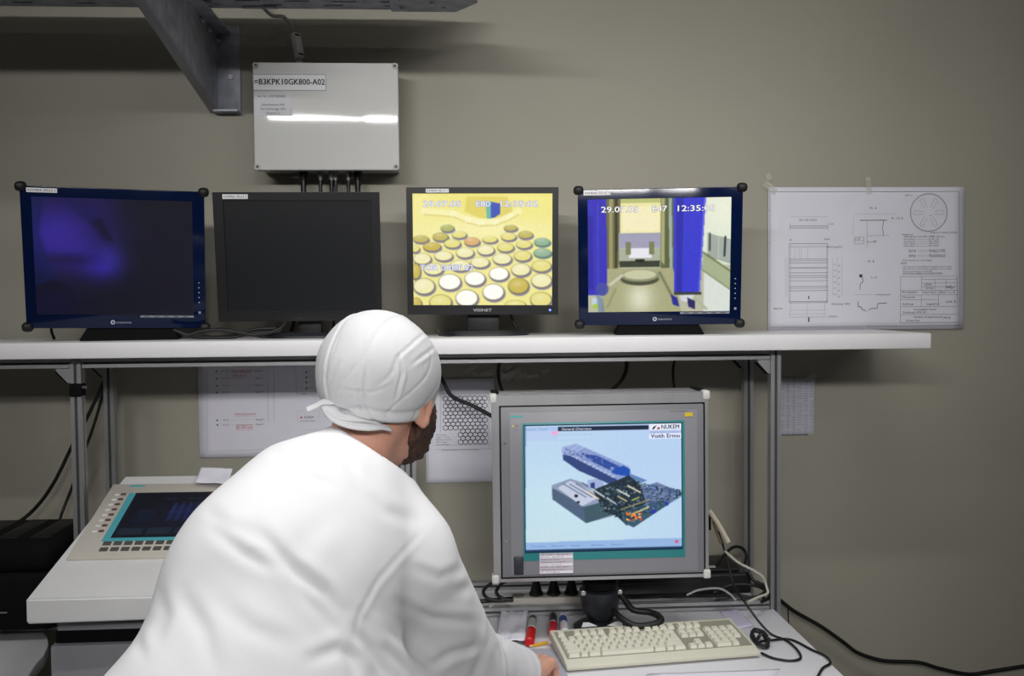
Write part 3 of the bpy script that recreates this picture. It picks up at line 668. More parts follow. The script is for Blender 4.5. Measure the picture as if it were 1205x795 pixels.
im.ell(*zp(835, 625), .02, .014, '3038a8'); im.ell(*zp(930, 570), .012, .018, '2c38a0'); im.ell(.965, .945, .012, .012, 'e05070')
im.noise(.008, 21, 2); im.blur(1)
raster(im.a, sa[0], sb[1], sb[0], sa[1], -.0163, 'screen', pm, screen)
s_ = Sheet(); U = lambda u: sa[0]+(sb[0]-sa[0])*u; V_ = lambda v: sa[1]+(sb[1]-sa[1])*v
def one(fn):
    global s_
    s_ = Sheet(); fn(s_); s_.build('screen_text', pm, -.0167, screen)
one(lambda s_: s_.text('General Overview', U(.235), V_(.038), .0062, 'd8e0f0', 0, w=.072))
s_ = Sheet(); s_.text('NUKEM', U(.872), V_(.042), .0105, '3a3f58', 0, w=.043, bold=.0007)
s_.poly([(U(.812), V_(.044)), (U(.822), V_(.022)), (U(.845), V_(.012)), (U(.835), V_(.026)), (U(.824), V_(.044))], '2a2a30', 0)
s_.poly([(U(.842), V_(.044)), (U(.85), V_(.028)), (U(.862), V_(.026)), (U(.862), V_(.044))], 'a04040', 0)
s_.build('screen_logo', pm, -.0167, screen)
s_ = Sheet(); s_.text('TECHNOLOGIES', U(.80), V_(.073), .0035, '7d8cc0', 0, w=.068)
s_.build('screen_text', pm, -.0167, screen)
s_ = Sheet(); s_.text('Voith Ermo', U(.803), V_(.112), .0095, '2c3a78', 0, w=.071, bold=.0009)
s_.build('screen_text', pm, -.0167, screen)
for k, wd_ in enumerate((.035, .03, .02, .03, .03)):
    s_ = Sheet(); s_.text(['Trending', 'Alarms', 'Help', 'Recipe', 'Report'][k], U(.03+k*.13), V_(.965), .0048, '5f82c4', 0, w=wd_); s_.build('screen_text', pm, -.0167, screen)
s_ = Sheet(); s_.text('User  Cell', U(.01), V_(.034), .0045, '6f8fc8', 0, w=.05)
s_.build('screen_text', pm, -.0167, screen)
a, b = L(198, 662), L(323, 738)
MB().box(((a[0]+b[0])/2, -.0159, (a[1]+b[1])/2), (b[0]-a[0], .001, a[1]-b[1])).build('sticker', mat('sticker_grey', 'cfc9d2', .6), pm)
s_ = Sheet(); h = (a[1]-b[1])/8
for k in range(8):
    s_.rect(a[0]+.001, b[1]+h*k+h*.08, b[0]-.001, b[1]+h*k+h*.95, 'b9b2bd' if k % 3 else 'e6e2ea', 0)
    s_.text(['IP 10.0.80.2', 'BEDIENPLATZ', 'KPK 10 GK 800', 'INV 2107', 'ZELLE 2 WEST', 'SERVICE 4471', 'PC 677', 'TYP A02'][k], a[0]+.003, b[1]+h*k+h*.28, h*.42, '57525e', 1, w=(b[0]-a[0])*(.55+.35*((k*7) % 5)/5))
s_.build('lettering', pm, -.0165)
a, b = L(103, 672), L(138, 740); MB().box(((a[0]+b[0])/2, -.016, (a[1]+b[1])/2), (b[0]-a[0], .006, a[1]-b[1]), .002).build('port_cover', mat('port_cover', '2a2b36', .4), pm)
a, b = L(745, 149), L(775, 163); MB().box(((a[0]+b[0])/2, -.015, (a[1]+b[1])/2), (b[0]-a[0], .0012, a[1]-b[1])).build('yellow_tag', mat('yellow_tag', 'd8bc20', .5), pm)
s_ = Sheet(); a = L(97, 155); s_.rect(a[0], a[1], a[0]+.030, a[1]+.004, '3fb0ac'); a = L(750, 160); s_.text('701', a[0], a[1], .006, '5a4c10', 4, w=.013)
a = L(106, 187); s_.disc(a[0], a[1], .0022, 'd8d840'); a = L(114, 187); s_.text('PWR', a[0], a[1]-.001, .003, '505054', w=.008); a = L(114, 201); s_.text('OK', a[0], a[1]-.001, .003, '505054', w=.006)
a = L(688, 145); s_.text('TOUCH  PANEL 19', a[0], a[1], .0035, '4c4c52', w=.045)
s_.build('markings', pm, -.0151)
for z in (250, 615): a = L(75, z); MB().cyl((a[0], -.0128, a[1]), (a[0], -.0145, a[1]), .0028).build('screw', steel, pm)
# swivel stand
st = Matrix(np.eye(4).tolist()); Mi = (Matrix.Translation(lp)@Matrix.Rotation(rp[2], 4, 'Z')@Matrix.Rotation(rp[1], 4, 'Y')).inverted()
sp_ = P(706, 700, 2.43); T = Mi@Matrix.Translation((sp_[0], sp_[1], 0)); grm = mat('stand_dark', '23262c', .35)
box_top = lp[2]+hz0-.002
mb = MB(); n = 6; prof = []
for k in range(n): prof += [(.050-.001*k, box_top-.003-.0085*k), (.042-.001*k, box_top-.0075-.0085*k)]
mb.lathe(prof[::-1], n=28, T=T); mb.build('bellows', rubber, pm)
zb = box_top-.052
MB().lathe([(.026, DZ+.026), (.032, DZ+.03), (.045, DZ+.05), (.052, zb-.012), (.052, zb-.002), (.048, zb)], n=28, T=T).build('swivel_head', grm, pm)
MB().lathe([(.068, DZ+.0005), (.068, DZ+.009), (.056, DZ+.016), (.038, DZ+.020), (.026, DZ+.027)], n=32, T=T).build('stand_foot', grm, pm)
for sx in (-1, 1): MB().box((sx*.046, -.028, zb-.002), (.012, .012, .012), .002, T=T).build('clamp_lug', steel, pm)
for sx in (-1, 1): MB().prism([(sx*.012, DZ+.0205), (sx*.052, DZ+.0185), (sx*.048, DZ+.030), (sx*.034, DZ+.030)], -.038, -.034, 'y', T=T).build('foot_label', papw, pm)
# ------------------------------------------------------------------ operator console on the left
cFL, cBL, cFR = P(30, 705, 2.15), P(147, 560, 2.70), P(330, 697.5, 2.165)
def basis(o, xr, yr):
    X = (xr-o)/np.linalg.norm(xr-o); Y = yr-o; Y = Y-X*X.dot(Y); Y /= np.linalg.norm(Y); Z_ = np.cross(X, Y)
    m_ = np.eye(4); m_[:3, 0], m_[:3, 1], m_[:3, 2], m_[:3, 3] = X, Y, Z_, o; return m_
CM = basis(cFL, cFR, cBL)
def cl(px, py, z=0):
    d = CM[:3, :3].T @ ray(px, py); o = CM[:3, :3].T @ (CAM-CM[:3, 3]); p = o+d*(z-o[2])/d[2]; return (p[0], p[1])
cn = thing('operator_console', 'sloping white operator console with dark touch screen and grey keys, left of the person', 'console')
cn.matrix_world = Matrix(CM.tolist())
CI = Matrix(CM.tolist()).inverted()
bl = cl(147, 560); cw = .58
mb = MB(); top = [(0, 0), (cw, 0), (cw, bl[1]), (bl[0], bl[1])]
fz = -P(30, 705, 2.15)[2]+P(30, 735, 2.15)[2]
# body: sloped lid above a thinner wedge, built from world corners
FLb = cFL+np.array([0, 0, fz]); def_pts = []
A = [Vector((*p, 0)) for p in top]
B = []
Mw = Matrix(CM.tolist())
for i, a_ in enumerate(A):
    w_ = Mw@a_; w_.z = (cFL[2]+fz) if i < 2 else w_.z-.08; B.append(CI@w_)
bm_ = mb.bm; va = [bm_.verts.new(p) for p in A]; vb = [bm_.verts.new(p) for p in B]
fs = [bm_.faces.new(va), bm_.faces.new(vb[::-1])]+[bm_.faces.new((va[i], vb[i], vb[(i+1) % 4], va[(i+1) % 4])) for i in range(4)]
bmesh.ops.recalc_face_normals(bm_, faces=fs); bmesh.ops.bevel(bm_, geom=list(bm_.edges), offset=.004, segments=2, affect='EDGES')
mb.build('sloped_body', console, cn)
# front panel plate, tilted with the lid
pts = [cl(142, 571), cl(78, 660)]
x0, x1 = cl(78, 660)[0], cl(78, 660)[0]+.475; y0, y1 = cl(78, 660)[1], cl(142, 572)[1]
MB().box(((x0+x1)/2, (y0+y1)/2, .003), (x1-x0, y1-y0, .008), .002).build('panel_plate', hmi, cn)
MB().box(((x0+x1)/2, (y0+y1)/2, .0065), (x1-x0-.02, y1-y0-.02, .003), .001).build('raised_plate', hmi, cn)
zz = .0085
t0, t1 = cl(119, 637, zz), cl(159, 578, zz); sA, sB = cl(130, 633, zz), cl(163, 580, zz)
tx = x1-.075
mb = MB(); mb.box(((t0[0]+tx)/2, (t0[1]+sA[1])/2, zz), (tx-t0[0], sA[1]-t0[1], .0016)).box(((t0[0]+sA[0])/2, (sA[1]+sB[1])/2, zz), (sA[0]-t0[0], sB[1]-sA[1], .0016)); mb.build('teal_border', teal, cn)
im = Img(170, 130, '0d0e16'); im.blob(.5, .6, .5, .5, '10131f', .9)
for k in range(3): im.poly([(.03+k*.21, .80), (.21+k*.21, .80), (.21+k*.21, .94), (.03+k*.21, .94)], '18222f')
im.poly([(.34, .30), (.56, .30), (.56, .62), (.34, .62)], '141b38', .8)
for k in range(4): im.line((.36+k*.06, .25), (.36+k*.06, .66), .02, '222f62', .6)
im.line((.33, .46), (.58, .46), .02, '222f62', .6); im.line((.26, .16), (.36, .16), .012, '2c3038'); im.line((.44, .16), (.56, .16), .012, '2c3038')
im.poly([(.1, .4), (.24, .4), (.24, .7), (.1, .7)], '12182c', .7); im.noise(.01, 9, 2); im.blur(2)
o = raster(im.a, sA[0], 0, tx-.005, sB[1]-sA[1], 0, 'screen', cn, screen); o.rotation_euler = (-pi/2, 0, 0); o.location = (0, sA[1], zz+.0012)
MB().box(((sA[0]+tx)/2, (sA[1]+sB[1])/2, zz), (tx-sA[0], sB[1]-sA[1], .0016)).build('screen_glass', glassblk, cn)
# function keys: two rows under the screen and a column at the side
kmesh = None; smesh = None
kw = cl(134.5, 647, zz)[0]-cl(122, 647, zz)[0]
for r_, (px, py) in enumerate(((126, 639.5), (122, 646.5))):
    p = cl(px, py, zz)
    for k in range(12 if r_ else 12):
        if kmesh is None:
            ob = MB().box((0, 0, .001), (kw*.74, .0145, .003), .0008).build('key', keygrey, cn); kmesh = ob.data
        else: ob = bpy.data.objects.new('key', kmesh); COL.objects.link(ob); ob.parent = cn
        ob.location = (p[0]+k*kw, p[1], zz)
for k in range(8):
    a_ = cl(151-k*4.2, 583-k*5.9, zz)
    if smesh is None:
        ob = MB().box((0, 0, .001), (.012, .008, .0025), .0006).build('side_key', mat('side_key_maroon', '6d4a4e', .5), cn); smesh = ob.data
    else: ob = bpy.data.objects.new('side_key', smesh); COL.objects.link(ob); ob.parent = cn
    ob.location = (t0[0]-.014, sB[1]-.006-k*.0265, zz)
    MB().box((t0[0]-.030, sB[1]-.006-k*.0265, zz), (.011, .006, .0012)).build('key_legend', papw, cn)
a_ = cl(150, 575.5, zz); MB().box((a_[0]+.02, y1-.016, zz), (.038, .007, .0015)).build('maker_badge', teal, cn)
# pedestal under the console
ped = thing('console_pedestal', 'grey steel pedestal cabinet below the sloping console', 'cabinet', (0, 0, 0))
g1 = mat('pedestal_grey', '9a9ba2', .45); q0 = P(53, 760, 2.22)
MB().box((q0[0]+.29, -.525, (q0[2]+.012)/2), (.56, .31, q0[2]-.012), .006).build('body', g1, ped)
MB().box((q0[0]+.29, -.525, q0[2]+.018), (.54, .29, .03)).build('dark_seam', blackm, ped)  # recessed black block forming the seam below the top plate
MB().box((q0[0]+.30, -.525, q0[2]+.040), (.55, .30, .016), .002).build('top_plate', g1, ped)
# crumpled note on the console's back edge
def crumple(name, label, o, ex, ey, amp, seed, parent_none=True, n=14, m_=None, curl=0):
    """a sheet with real folds and waves: o corner, ex, ey edge vectors"""
    o, ex, ey = (Vector([float(c) for c in v]) for v in (o, ex, ey)); N_ = ex.cross(ey).normalized(); V = []
    for j in range(n+1):
        for i in range(n+1):
            u, v = i/n, j/n
            h = noise.noise(Vector((u*2.2+seed, v*2.2, seed)))*amp+abs(noise.noise(Vector((u*4+seed, v*4, 3))))*amp*.6+curl*(u-.5)**2
            V.append(o+ex*u+ey*v+N_*(h+amp*.9))
    Q = np.array([[j*(n+1)+i, j*(n+1)+i+1, (j+1)*(n+1)+i+1, (j+1)*(n+1)+i] for j in range(n) for i in range(n)])
    me = fastmesh(name, np.array(V), Q); ob = link(name, me, None, m_ or papm, 60)
    sd = ob.modifiers.new('s', 'SOLIDIFY'); sd.thickness = .0006; return tag(ob, label, 'paper')
n0, n1, n2 = P(230, 570, 2.62), P(268, 572, 2.60), P(237, 552, 2.68)
crumple('paper_note', 'small white note lying at the back edge of the sloping console', n0+np.array([0, 0, .004]), n1-n0, n2-n0+np.array([0, 0, .0]), .003, 2)

# black padded case at far left
bs = thing('padded_case', 'black padded equipment case standing on the left end of the desk', 'case', (-1.205, -.29, .739))
MB().box((0, 0, .075), (.42, .30, .146), .018, seg=3).build('case_body', blackm, bs)
MB().box((.0, -.005, .185), (.42, .29, .08), .030, seg=4).build('case_lid', blackm, bs)
MB().tube([(-.15, -.146, .14), (-.14, -.165, .165), (-.0, -.17, .17), (.06, -.146, .16)], .006).build('handle', rubber, bs)
MB().box((.05, -.1515, .052), (.10, .002, .003)).build('slot_highlight', mat('highlight_silver', 'a8a497', .3, .8), bs)  # bright strip standing in for the highlight along the case slot
for k in range(5): MB().box((-.16+k*.08, 0, .2235), (.05, .2, .006), .0025).build('lid_rib', rubber, bs)

# ------------------------------------------------------------------ papers on the wall
def wall_sheet(name, label, x0, z1, w, h, amp=.002, seed=0, cat='drawing', curl=.0, m_=None):
    t = thing(name, label, cat, (x0, -.003, z1)); n = 16
    def dy(u, v): return -(.0015+amp*(1+noise.noise(Vector((u*2.5+seed, v*2, seed))))+curl*max(0, u-.85)*2*w+curl*max(0, .12-v)*w)
    V = [(u*w, dy(u, v), -v*h) for v in np.linspace(1, 0, n+1) for u in np.linspace(0, 1, n+1)]
    Q = np.array([[j*(n+1)+i, j*(n+1)+i+1, (j+1)*(n+1)+i+1, (j+1)*(n+1)+i] for j in range(n) for i in range(n)])
    ob = link('sheet', fastmesh('sheet', np.array(V), Q), t, m_ or papm, 60); sd = ob.modifiers.new('s', 'SOLIDIFY'); sd.thickness = .0004
    return t, dy
def ink_on(t, sh, dy, w, h):
    for i, v in enumerate(sh.V):
        u, q = min(1, max(0, v[0]/w)), min(1, max(0, -v[2]/h)); sh.V[i] = (v[0], v[1]+dy(u, q)-.0006, v[2])
    sh.build('print', t, 0)
# 1: big drawing right, crop scale 3.457 px, origin 880,190
a_, b_ = aty(903.5, 220.5, 0), aty(1132, 386.5, 0); bw, bh = b_[0]-a_[0], a_[2]-b_[2]
bd, dy1 = wall_sheet('technical_drawing', 'large technical drawing with a spoked wheel in its corner, taped up right of the monitors', a_[0], a_[2], bw, bh, .0012, 1, curl=.006)
def D(x, y): return ((x-82)/(872-82)*bw, -(y-107)/(682-107)*bh)
s_ = Sheet(); g = '83838c'; g2 = '55555e'; dk_ = '33333a'; lw = .0009
def dl(x1, y1, x2, y2, c=g, w=lw): s_.line(D(x1, y1), D(x2, y2), w, c)
def dt(t, x, y, h, w, c=g2): p = D(x, y); s_.text(t, p[0], p[1], h/575*bh, c, 0, w=w/790*bw)
for q in ((88, 125, 850, 125), (88, 668, 858, 668), (88, 125, 88, 668), (850, 125, 858, 668)): dl(*q, g2, .0011)
for y in (200, 330, 470, 560): dl(82, y, 88, y)
for y in (225,): dl(170, y, 322, y, g, .0006)
dt('20 x 20 LOCH', 205, 242, 9, 70)
for y in (262, 270): dl(168, y, 320, y, g2, .0011)
for x in range(172, 322, 12): dl(x, 262, x, 270, g, .0006)
dl(168, 250, 168, 278); dl(320, 250, 320, 278); dt('A-A', 328, 258, 8, 14)
# hatched panel elevation
for x in (165, 170, 316, 320): dl(x, 333, x, 570, g, .0009)
for y, c in ((333, g2), (345, g), (395, g2), (402, g), (410, g2), (428, g), (432, g), (450, g2), (462, g2), (470, g), (482, g), (505, g2), (512, g), (522, g2), (565, g2), (570, g2)): dl(165, y, 320, y, c, .0011)
for x in (190, 205, 215, 240): dl(x, 345, x-2, 395, g, .0005)
for x in (172, 310, 240): dl(x, 570, x-4, 622, g, .0006)
dl(168, 600, 318, 600, g, .0005); dl(168, 616, 318, 616, g, .0005); dl(165, 628, 320, 628, g2, .0006)
for x in (150, 158, 340, 358, 378): dl(x, 390, x, 545, g, .0005)
for k in range(6): dt('120', 343, 420+k*24, 7, 9, g); dt('45', 362, 425+k*25, 7, 8, g)
dt('B', 168, 322, 9, 6); dt('Sicherheit', 305, 318, 7, 24, dk_); dt('Bohrung 8 St', 318, 350, 8, 62); dt('Blech 2mm', 105, 596, 8, 34, dk_); dt('Schnitt A', 325, 630, 8, 36, dk_); dt('Abkantung 1.4301', 335, 580, 8, 75); dt('1', 242, 556, 14, 4, dk_); dt('1', 242, 648, 20, 5, dk_)
# centre details
dt('W  A', 488, 196, 10, 30); dl(450, 240, 560, 240, dk_, .0018); dl(478, 240, 478, 352); dl(545, 240, 541, 270, dk_, .0015); dl(541, 270, 545, 302, dk_, .0013); dl(425, 215, 600, 215, g, .0005); dl(480, 302, 570, 302); dl(425, 225, 420, 300, g, .0005)
dt('R 12.5', 578, 236, 8, 46); s_.frame(*D(428, 335), *D(466, 308), .0008, g2); dl(430, 322, 464, 322); dt('6 x M8', 480, 330, 8, 36, dk_); dt('1:5', 432, 318, 7, 18)
dt('W  B', 480, 410, 10, 28); s_.rect(*D(448, 470), *D(460, 458), '3c3c42'); s_.pline([D(*p) for p in ((460, 470), (464, 486), (452, 496), (450, 520))], .0016, dk_); dt('5 x 45', 494, 474, 7, 26)
s_.pline([D(*p) for p in ((443, 568), (444, 588), (456, 590), (460, 600), (476, 606))], .0019, dk_); s_.pline([D(*p) for p in ((486, 604), (496, 596), (520, 596), (524, 576), (560, 574))], .0017, dk_)
dl(425, 540, 575, 540, g, .0005); dt('Kante gebrochen', 520, 543, 7, 52, g)
# wheel
c = D(728, 210); R_ = 75/790*bw; s_.ring(*c, R_, .0013, g2, n=40); s_.ring(*c, R_*.96, .0007, g, n=40)
for k in range(6):
    a0 = pi/6+k*pi/3+pi/6; ca, sa_ = cos(a0), sin(a0); t_ = .07*R_
    P_ = lambda r, o_: (c[0]+ca*r-sa_*o_, c[1]+sa_*r+ca*o_)
    s_.pline([P_(.28*R_, -t_), P_(.78*R_, -t_*1.6), P_(.82*R_, 0), P_(.78*R_, t_*1.6), P_(.28*R_, t_)], .0008, g)
s_.disc(*D(735, 222), .0016, g2); dt('BLATT 2', 632, 144, 8, 28); dt('ANSICHT OHNE DECKEL', 735, 294, 6, 110, dk_)
for i, (tt, x, w) in enumerate((('Massangaben in mm', 620, 45), ('Oberflaeche nach EN 10088 / Kanten', 628, 165))): dt(tt, x, 301+i*9, 7, w, dk_)
for i, (t1, t2) in enumerate((('Farbe', '12,2'), ('Gewicht kg', 'EN 10025'), ('Pos. Teile', 'DIN 6914'), ('Material Blech', 'EN 10027'))): dt(t1, 628, 320+i*9, 6, 44); dl(675, 318+i*9, 726, 318+i*9, g, .0006); dt(t2, 730, 320+i*9, 6, 40, dk_)
for i, y in enumerate((364, 370, 384, 390)): dt(('Schrauben', 'M8 x 20', 'Scheiben', 'A2-70')[i], 648, y, 6, 28); dl(685, y-2, 726, y-2, g, .0005); dt(('Gruppe D 14001', 'Gruppe E 22', 'Zulieferteil', 'Zusatzliste')[i], 730, y, 6, 66, dk_)
dt('Zeichnung gilt nur mit Freigabe', 622, 405, 6, 120); dt('NOTIZ', 616, 418, 8, 24, dk_)
for i in range(2): dt('Alle Teile sind vor dem Einbau zu entgraten und zu reinigen', 624, 431+i*9, 6, 200)
dt('Nicht bemasste Kanten nach DIN 6784', 624, 450, 6, 120); dt('ACHTUNG: EINBAULAGE BEACHTEN', 624, 460, 8, 160, dk_)
for q in ((615, 468, 840, 468), (615, 468, 615, 655), (615, 525, 850, 525), (615, 543, 850, 543), (615, 562, 770, 562), (700, 543, 700, 590), (770, 525, 770, 590), (615, 590, 850, 590), (615, 622, 850, 622), (615, 655, 850, 655), (700, 468, 700, 525), (755, 480, 755, 525), (800, 480, 800, 525), (700, 480, 845, 480), (700, 495, 845, 495), (700, 510, 845, 510), (845, 468, 850, 655)): dl(*q, g2, .0008)
for x, y, w, t_ in ((622, 535, 60, 'Projekt'), (705, 536, 55, 'Datum Name'), (775, 536, 60, 'Blatt 1 v. 4'), (622, 555, 52, 'Massstab'), (712, 505, 30, '2005'), (718, 520, 30, '07.04'), (800, 575, 40, 'Lfd 3'), (622, 583, 45, 'Auftrag'), (722, 583, 50, 'Lageplan'), (670, 605, 90, 'Schutzgitter Kanal'), (625, 617, 48, 'Zeichnung'), (680, 617, 40, 'KPK 02'), (670, 636, 120, 'Stahlbau Anlagentechnik'), (790, 640, 30, 'A2'), (640, 650, 55, 'Ersatz fuer')): dt(t_, x, y, 8, w, dk_)
s_.pline([D(*p) for p in ((800, 516), (806, 508), (812, 517), (818, 506), (822, 518), (832, 512))], .002, dk_); dt('FREIGABE WERKSTATT 07.2005', 856, 560, 6, 4)
ink_on(bd, s_, dy1, bw, bh)
def tape(t, x, z, w, h, ang, y=-.006, name='tape'):
    o = MB().box((0, 0, 0), (w, .0006, h)).build(name, tapem, t); o.location = (x, y, z); o.rotation_euler = (0, radians(ang), 0); return o
tape(bd, .005, -.002, .045, .02, 38); tape(bd, bw*.505, .004, .016, .05, -6, -.008); tape(bd, bw*.485, -bh, .012, .03, 4, -.008); tape(bd, -.0, .03, .015, .02, -30)
# 2: plan under the shelf, left
a_, b_ = aty(233, 415, 0), aty(466, 534, 0); w2, h2 = b_[0]-a_[0], a_[2]-b_[2]
pd_, dy2 = wall_sheet('wiring_plan', 'wide printed plan with small red notes on the wall below the shelf, behind the head', a_[0], a_[2], w2, h2, .0015, 4, curl=.0)
def D2(x, y): return ((x/3.17+220-233)/233*w2, -(y/3.17+400-415)/119*h2)
s_ = Sheet()
def l2_(x1, y1, x2, y2, c='9b9ba4', w=.0008): s_.line(D2(x1, y1), D2(x2, y2), w, c)
def t2_(t, x, y, h, w, c='5a5a62'): p = D2(x, y); s_.text(t, p[0], p[1], h*.00078, c, 0, w=w*.00078)
for q in ((78, 60, 70, 400), (70, 400, 720, 396), (302, 60, 300, 300), (325, 60, 322, 300), (405, 60, 408, 200), (405, 200, 480, 200)): l2_(*q)
t2_('Messung K2', 300, 72, 7, 60); t2_('Z 14', 365, 92, 7, 22)
for y in (114, 140, 166, 190, 290, 307):
    s_.disc(*D2(110, y), .0024, '2c2c30'); t2_('X 1.2', 132, y+3, 7, 20); t2_('Kanal 7', 255, y+3, 7, 28)
    l2_(125, y, 290, y, 'b4b4bc', .0005)
for x, y, w, t_ in ((170, 118, 70, 'NEU VERLEGEN'), (170, 134, 50, 'siehe Bl. 4'), (175, 272, 78, 'Kabel getauscht'), (180, 312, 60, 'gesperrt'), (178, 322, 62, 'ab 07.05')): t2_(t_, x, y, 8, w, 'b8504c'); l2_(x, y+4, x+w, y+4, 'cc7a76', .0006)
for k, y in enumerate((122, 140, 158, 180)): s_.disc(*D2(445, y), .0026, '2c2c30'); l2_(445, y, 475, y-6, '8a8a92', .0006)
t2_('Verteiler', 425, 202, 8, 22); s_.frame(*D2(410, 300), *D2(492, 262), .0005, 'a6a6ae'); s_.disc(*D2(424, 285), .003, 'b8542c'); t2_('NUKEM', 436, 289, 10, 34, '4a4a50'); t2_('TECHNOLOGIES', 420, 300, 6, 55, '8a8a92')
for y in range(330, 400, 16): l2_(425, y, 700, y, 'b4b4bc', .0005)
ink_on(pd_, s_, dy2, w2, h2)
# 3: hexagon plan
a_, b_ = aty(500, 446, 0), aty(583, 566, 0); w3, h3 = b_[0]-a_[0], a_[2]-b_[2]
hx, dy3 = wall_sheet('hexagon_plan', 'portrait sheet printed with a grid of black hexagons, taped beside the panel monitor', a_[0], a_[2], w3, h3, .0012, 7, curl=.0)
def D3(x, y): return ((x/3.17+220-500)/83*w3, -(y/3.17+400-446)/120*h3)
s_ = Sheet()
for r_ in range(13):
    for k in range(9):
        x, y = 964+k*18.6+(r_ % 2)*9.3, 218+r_*13.3
        if k > 7 and r_ % 2: continue
        if r_ > 8 and k < 3 or x > 1122 or y > 385: continue
        c = D3(x, y); R_ = .0080
        s_.pline([(c[0]+R_*cos(pi/6+q*pi/3), c[1]+R_*sin(pi/6+q*pi/3)) for q in range(6)], .0018, '202024', 0, True)
for q in ((945, 200, 1128, 200), (945, 200, 945, 340), (1128, 200, 1128, 405), (925, 404, 1135, 404), (925, 388, 1135, 388)): s_.line(D3(q[0], q[1]), D3(q[2], q[3]), .0007, '8a8a92')
for k in range(5): p = D3(928, 352+k*9); s_.text(['Kanister Raster', 'Lage 1 2 3 4', 'Reihe A bis F', 'KPK 10 Lager', 'Stand 07.2005'][k], p[0], p[1], .004, '3a3a40', 0, w=.032+.006*(k % 3))
p = D3(950, 408); s_.text('Belegungsplan Transportwagen', p[0], p[1], .003, '5a5a60', 0, w=.11)
ink_on(hx, s_, dy3, w3, h3)
# 4: small table right
a_, b_ = aty(909, 445, 0), aty(957.5, 511, 0); w4, h4 = b_[0]-a_[0], a_[2]-b_[2]
tb, dy4 = wall_sheet('number_table', 'small printed table of figures taped to the wall beside the right front post', a_[0], a_[2], w4, h4, .001, 9, curl=.006, m_=mat('grey_paper', 'c4c4d0', .8), cat='paper')
s_ = Sheet(); n_ = 24
for r_ in range(n_):
    z = -h4*(r_+.8)/n_
    for k in range(7):
        if (k*7+r_*3) % 11 == 0: continue
        s_.text(['041', '12,5', '770', '9,18', '363', '25', '1004'][(k+r_) % 7], .004+k*w4/7.2, z, .0030, '55555f', 0, w=w4/7.2*.74)
    if r_ % 4 == 3: s_.line((0.002, z-.0006), (w4-.002, z-.0006), .0004, '80808a')
for x in (.36, .50, .82): s_.line((w4*x, 0), (w4*x, -h4), .0007, '7a7a84')
ink_on(tb, s_, dy4, w4, h4); tape(tb, w4-.012, .002, .03, .012, -30); tape(tb, w4-.012, -h4+.002, .02, .014, -12)
# old tape left on the wall above the hexagon plan
rt = thing('tape_residue', 'crinkled clear tape remains on the wall just under the shelf between the two centre cables', 'tape', aty(600, 437, 0)+np.array([0, -.004, 0]))
rr = random.Random(12)
for k in range(16):
    q = MB().box((0, 0, 0), (rr.uniform(.02, .06), .0006, rr.uniform(.006, .014)), 0).build('tape_strip', tapem, rt)
    q.location = (rr.uniform(-.12, .11), -rr.uniform(0, .004), rr.uniform(-.016, .016)); q.rotation_euler = (rr.uniform(-.4, .4), rr.uniform(-.7, .5), rr.uniform(-.2, .2))

# ------------------------------------------------------------------ things on the desk
ps0, ps1 = P(603, 715, 2.52), P(700, 715, 2.52)
ps = thing('power_strip', 'grey multi socket power strip with three black plugs behind the panel monitor foot', 'power strip', (ps0[0], -.29, DZ+.0))
pw = .26; psm = mat('strip_grey', 'bdb9b0', .45, 0)
MB().box((pw/2, 0, .018), (pw, .05, .036), .002).build('housing', psm, ps)
for k in range(5): MB().cyl((.022+k*.048, .0, .0362), (.022+k*.048, .0, .0375), .017, n=20).build('socket', mat('socket_grey', '6f6d69', .5), ps)
for k, (x, rr_) in enumerate(((.070, 1), (.118, 1), (.166, .9))):
    pg = thing('power_plug', ['left', 'middle', 'right'][k]+' one of the three black plugs standing in the grey power strip', 'plug', (ps0[0]+x, -.29, DZ+.0376), group='plugs in the power strip')
    MB().lathe([(.019, .0), (.019, .006), (.016, .010), (.011, .03), (.0065, .052), (.0055, .06)], n=16).build('plug_body', rubber, pg)
    MB().tube([(0, 0, .055), (.0, .002, .075), (.02, .06, .085), (.05, .12, .03)], .004).build('plug_cord', cablem, pg)
dv = thing('black_device', 'low black desktop device lying behind the panel monitor under a tangle of cables', 'device', (.60, -.215, DZ+.024))
MB().box((0, 0, .032), (.42, .17, .058), .008, seg=3).build('housing', black, dv)
MB().box((0, -.004, .066), (.36, .14, .012), .005).build('top_cover', rubber, dv)
MB().box((-.06, -.0865, .04), (.26, .003, .004)).build('front_groove', darkbase, dv)
for k in range(8): MB().box((-.055+k*.012, -.05, .0725), (.007, .05, .002)).build('vent_rib', darkbase, dv)
MB().box((-.02, -.075, .0735), (.10, .008, .002)).build('grey_label', boxd, dv)
MB().box((.10, -.06, .0735), (.03, .012, .004)).build('grey_label', boxd, dv)

def marker(px0, py0, px1, py1, label, capc, bodyc, tipc=None, r=.0088, z=DZ+.009):
    a_, b_ = atz(px0, py0, z), atz(px1, py1, z); d = b_-a_; Ln = np.linalg.norm(d); t = thing('marker_pen', label, 'marker pen', a_, (0, 0, math.atan2(d[1], d[0])), 'marker pens by the monitor foot')
    t.location[2] = DZ+r
    MB().cyl((0, 0, 0), (Ln*.46, 0, 0), r*.96, r, n=18).cyl((-.003, 0, 0), (0, 0, 0), r*.7, r*.96, n=18).build('cap', capc, t)
    MB().cyl((Ln*.46, 0, 0), (Ln*.53, 0, 0), r*.86, n=18).build('collar', papw, t)
    MB().cyl((Ln*.53, 0, 0), (Ln*.86, 0, 0), r*.93, n=18).build('barrel', bodyc, t)
    MB().cyl((Ln*.86, 0, 0), (Ln, 0, 0), r*.95, r*.8, n=18).build('end_plug', tipc or black, t)
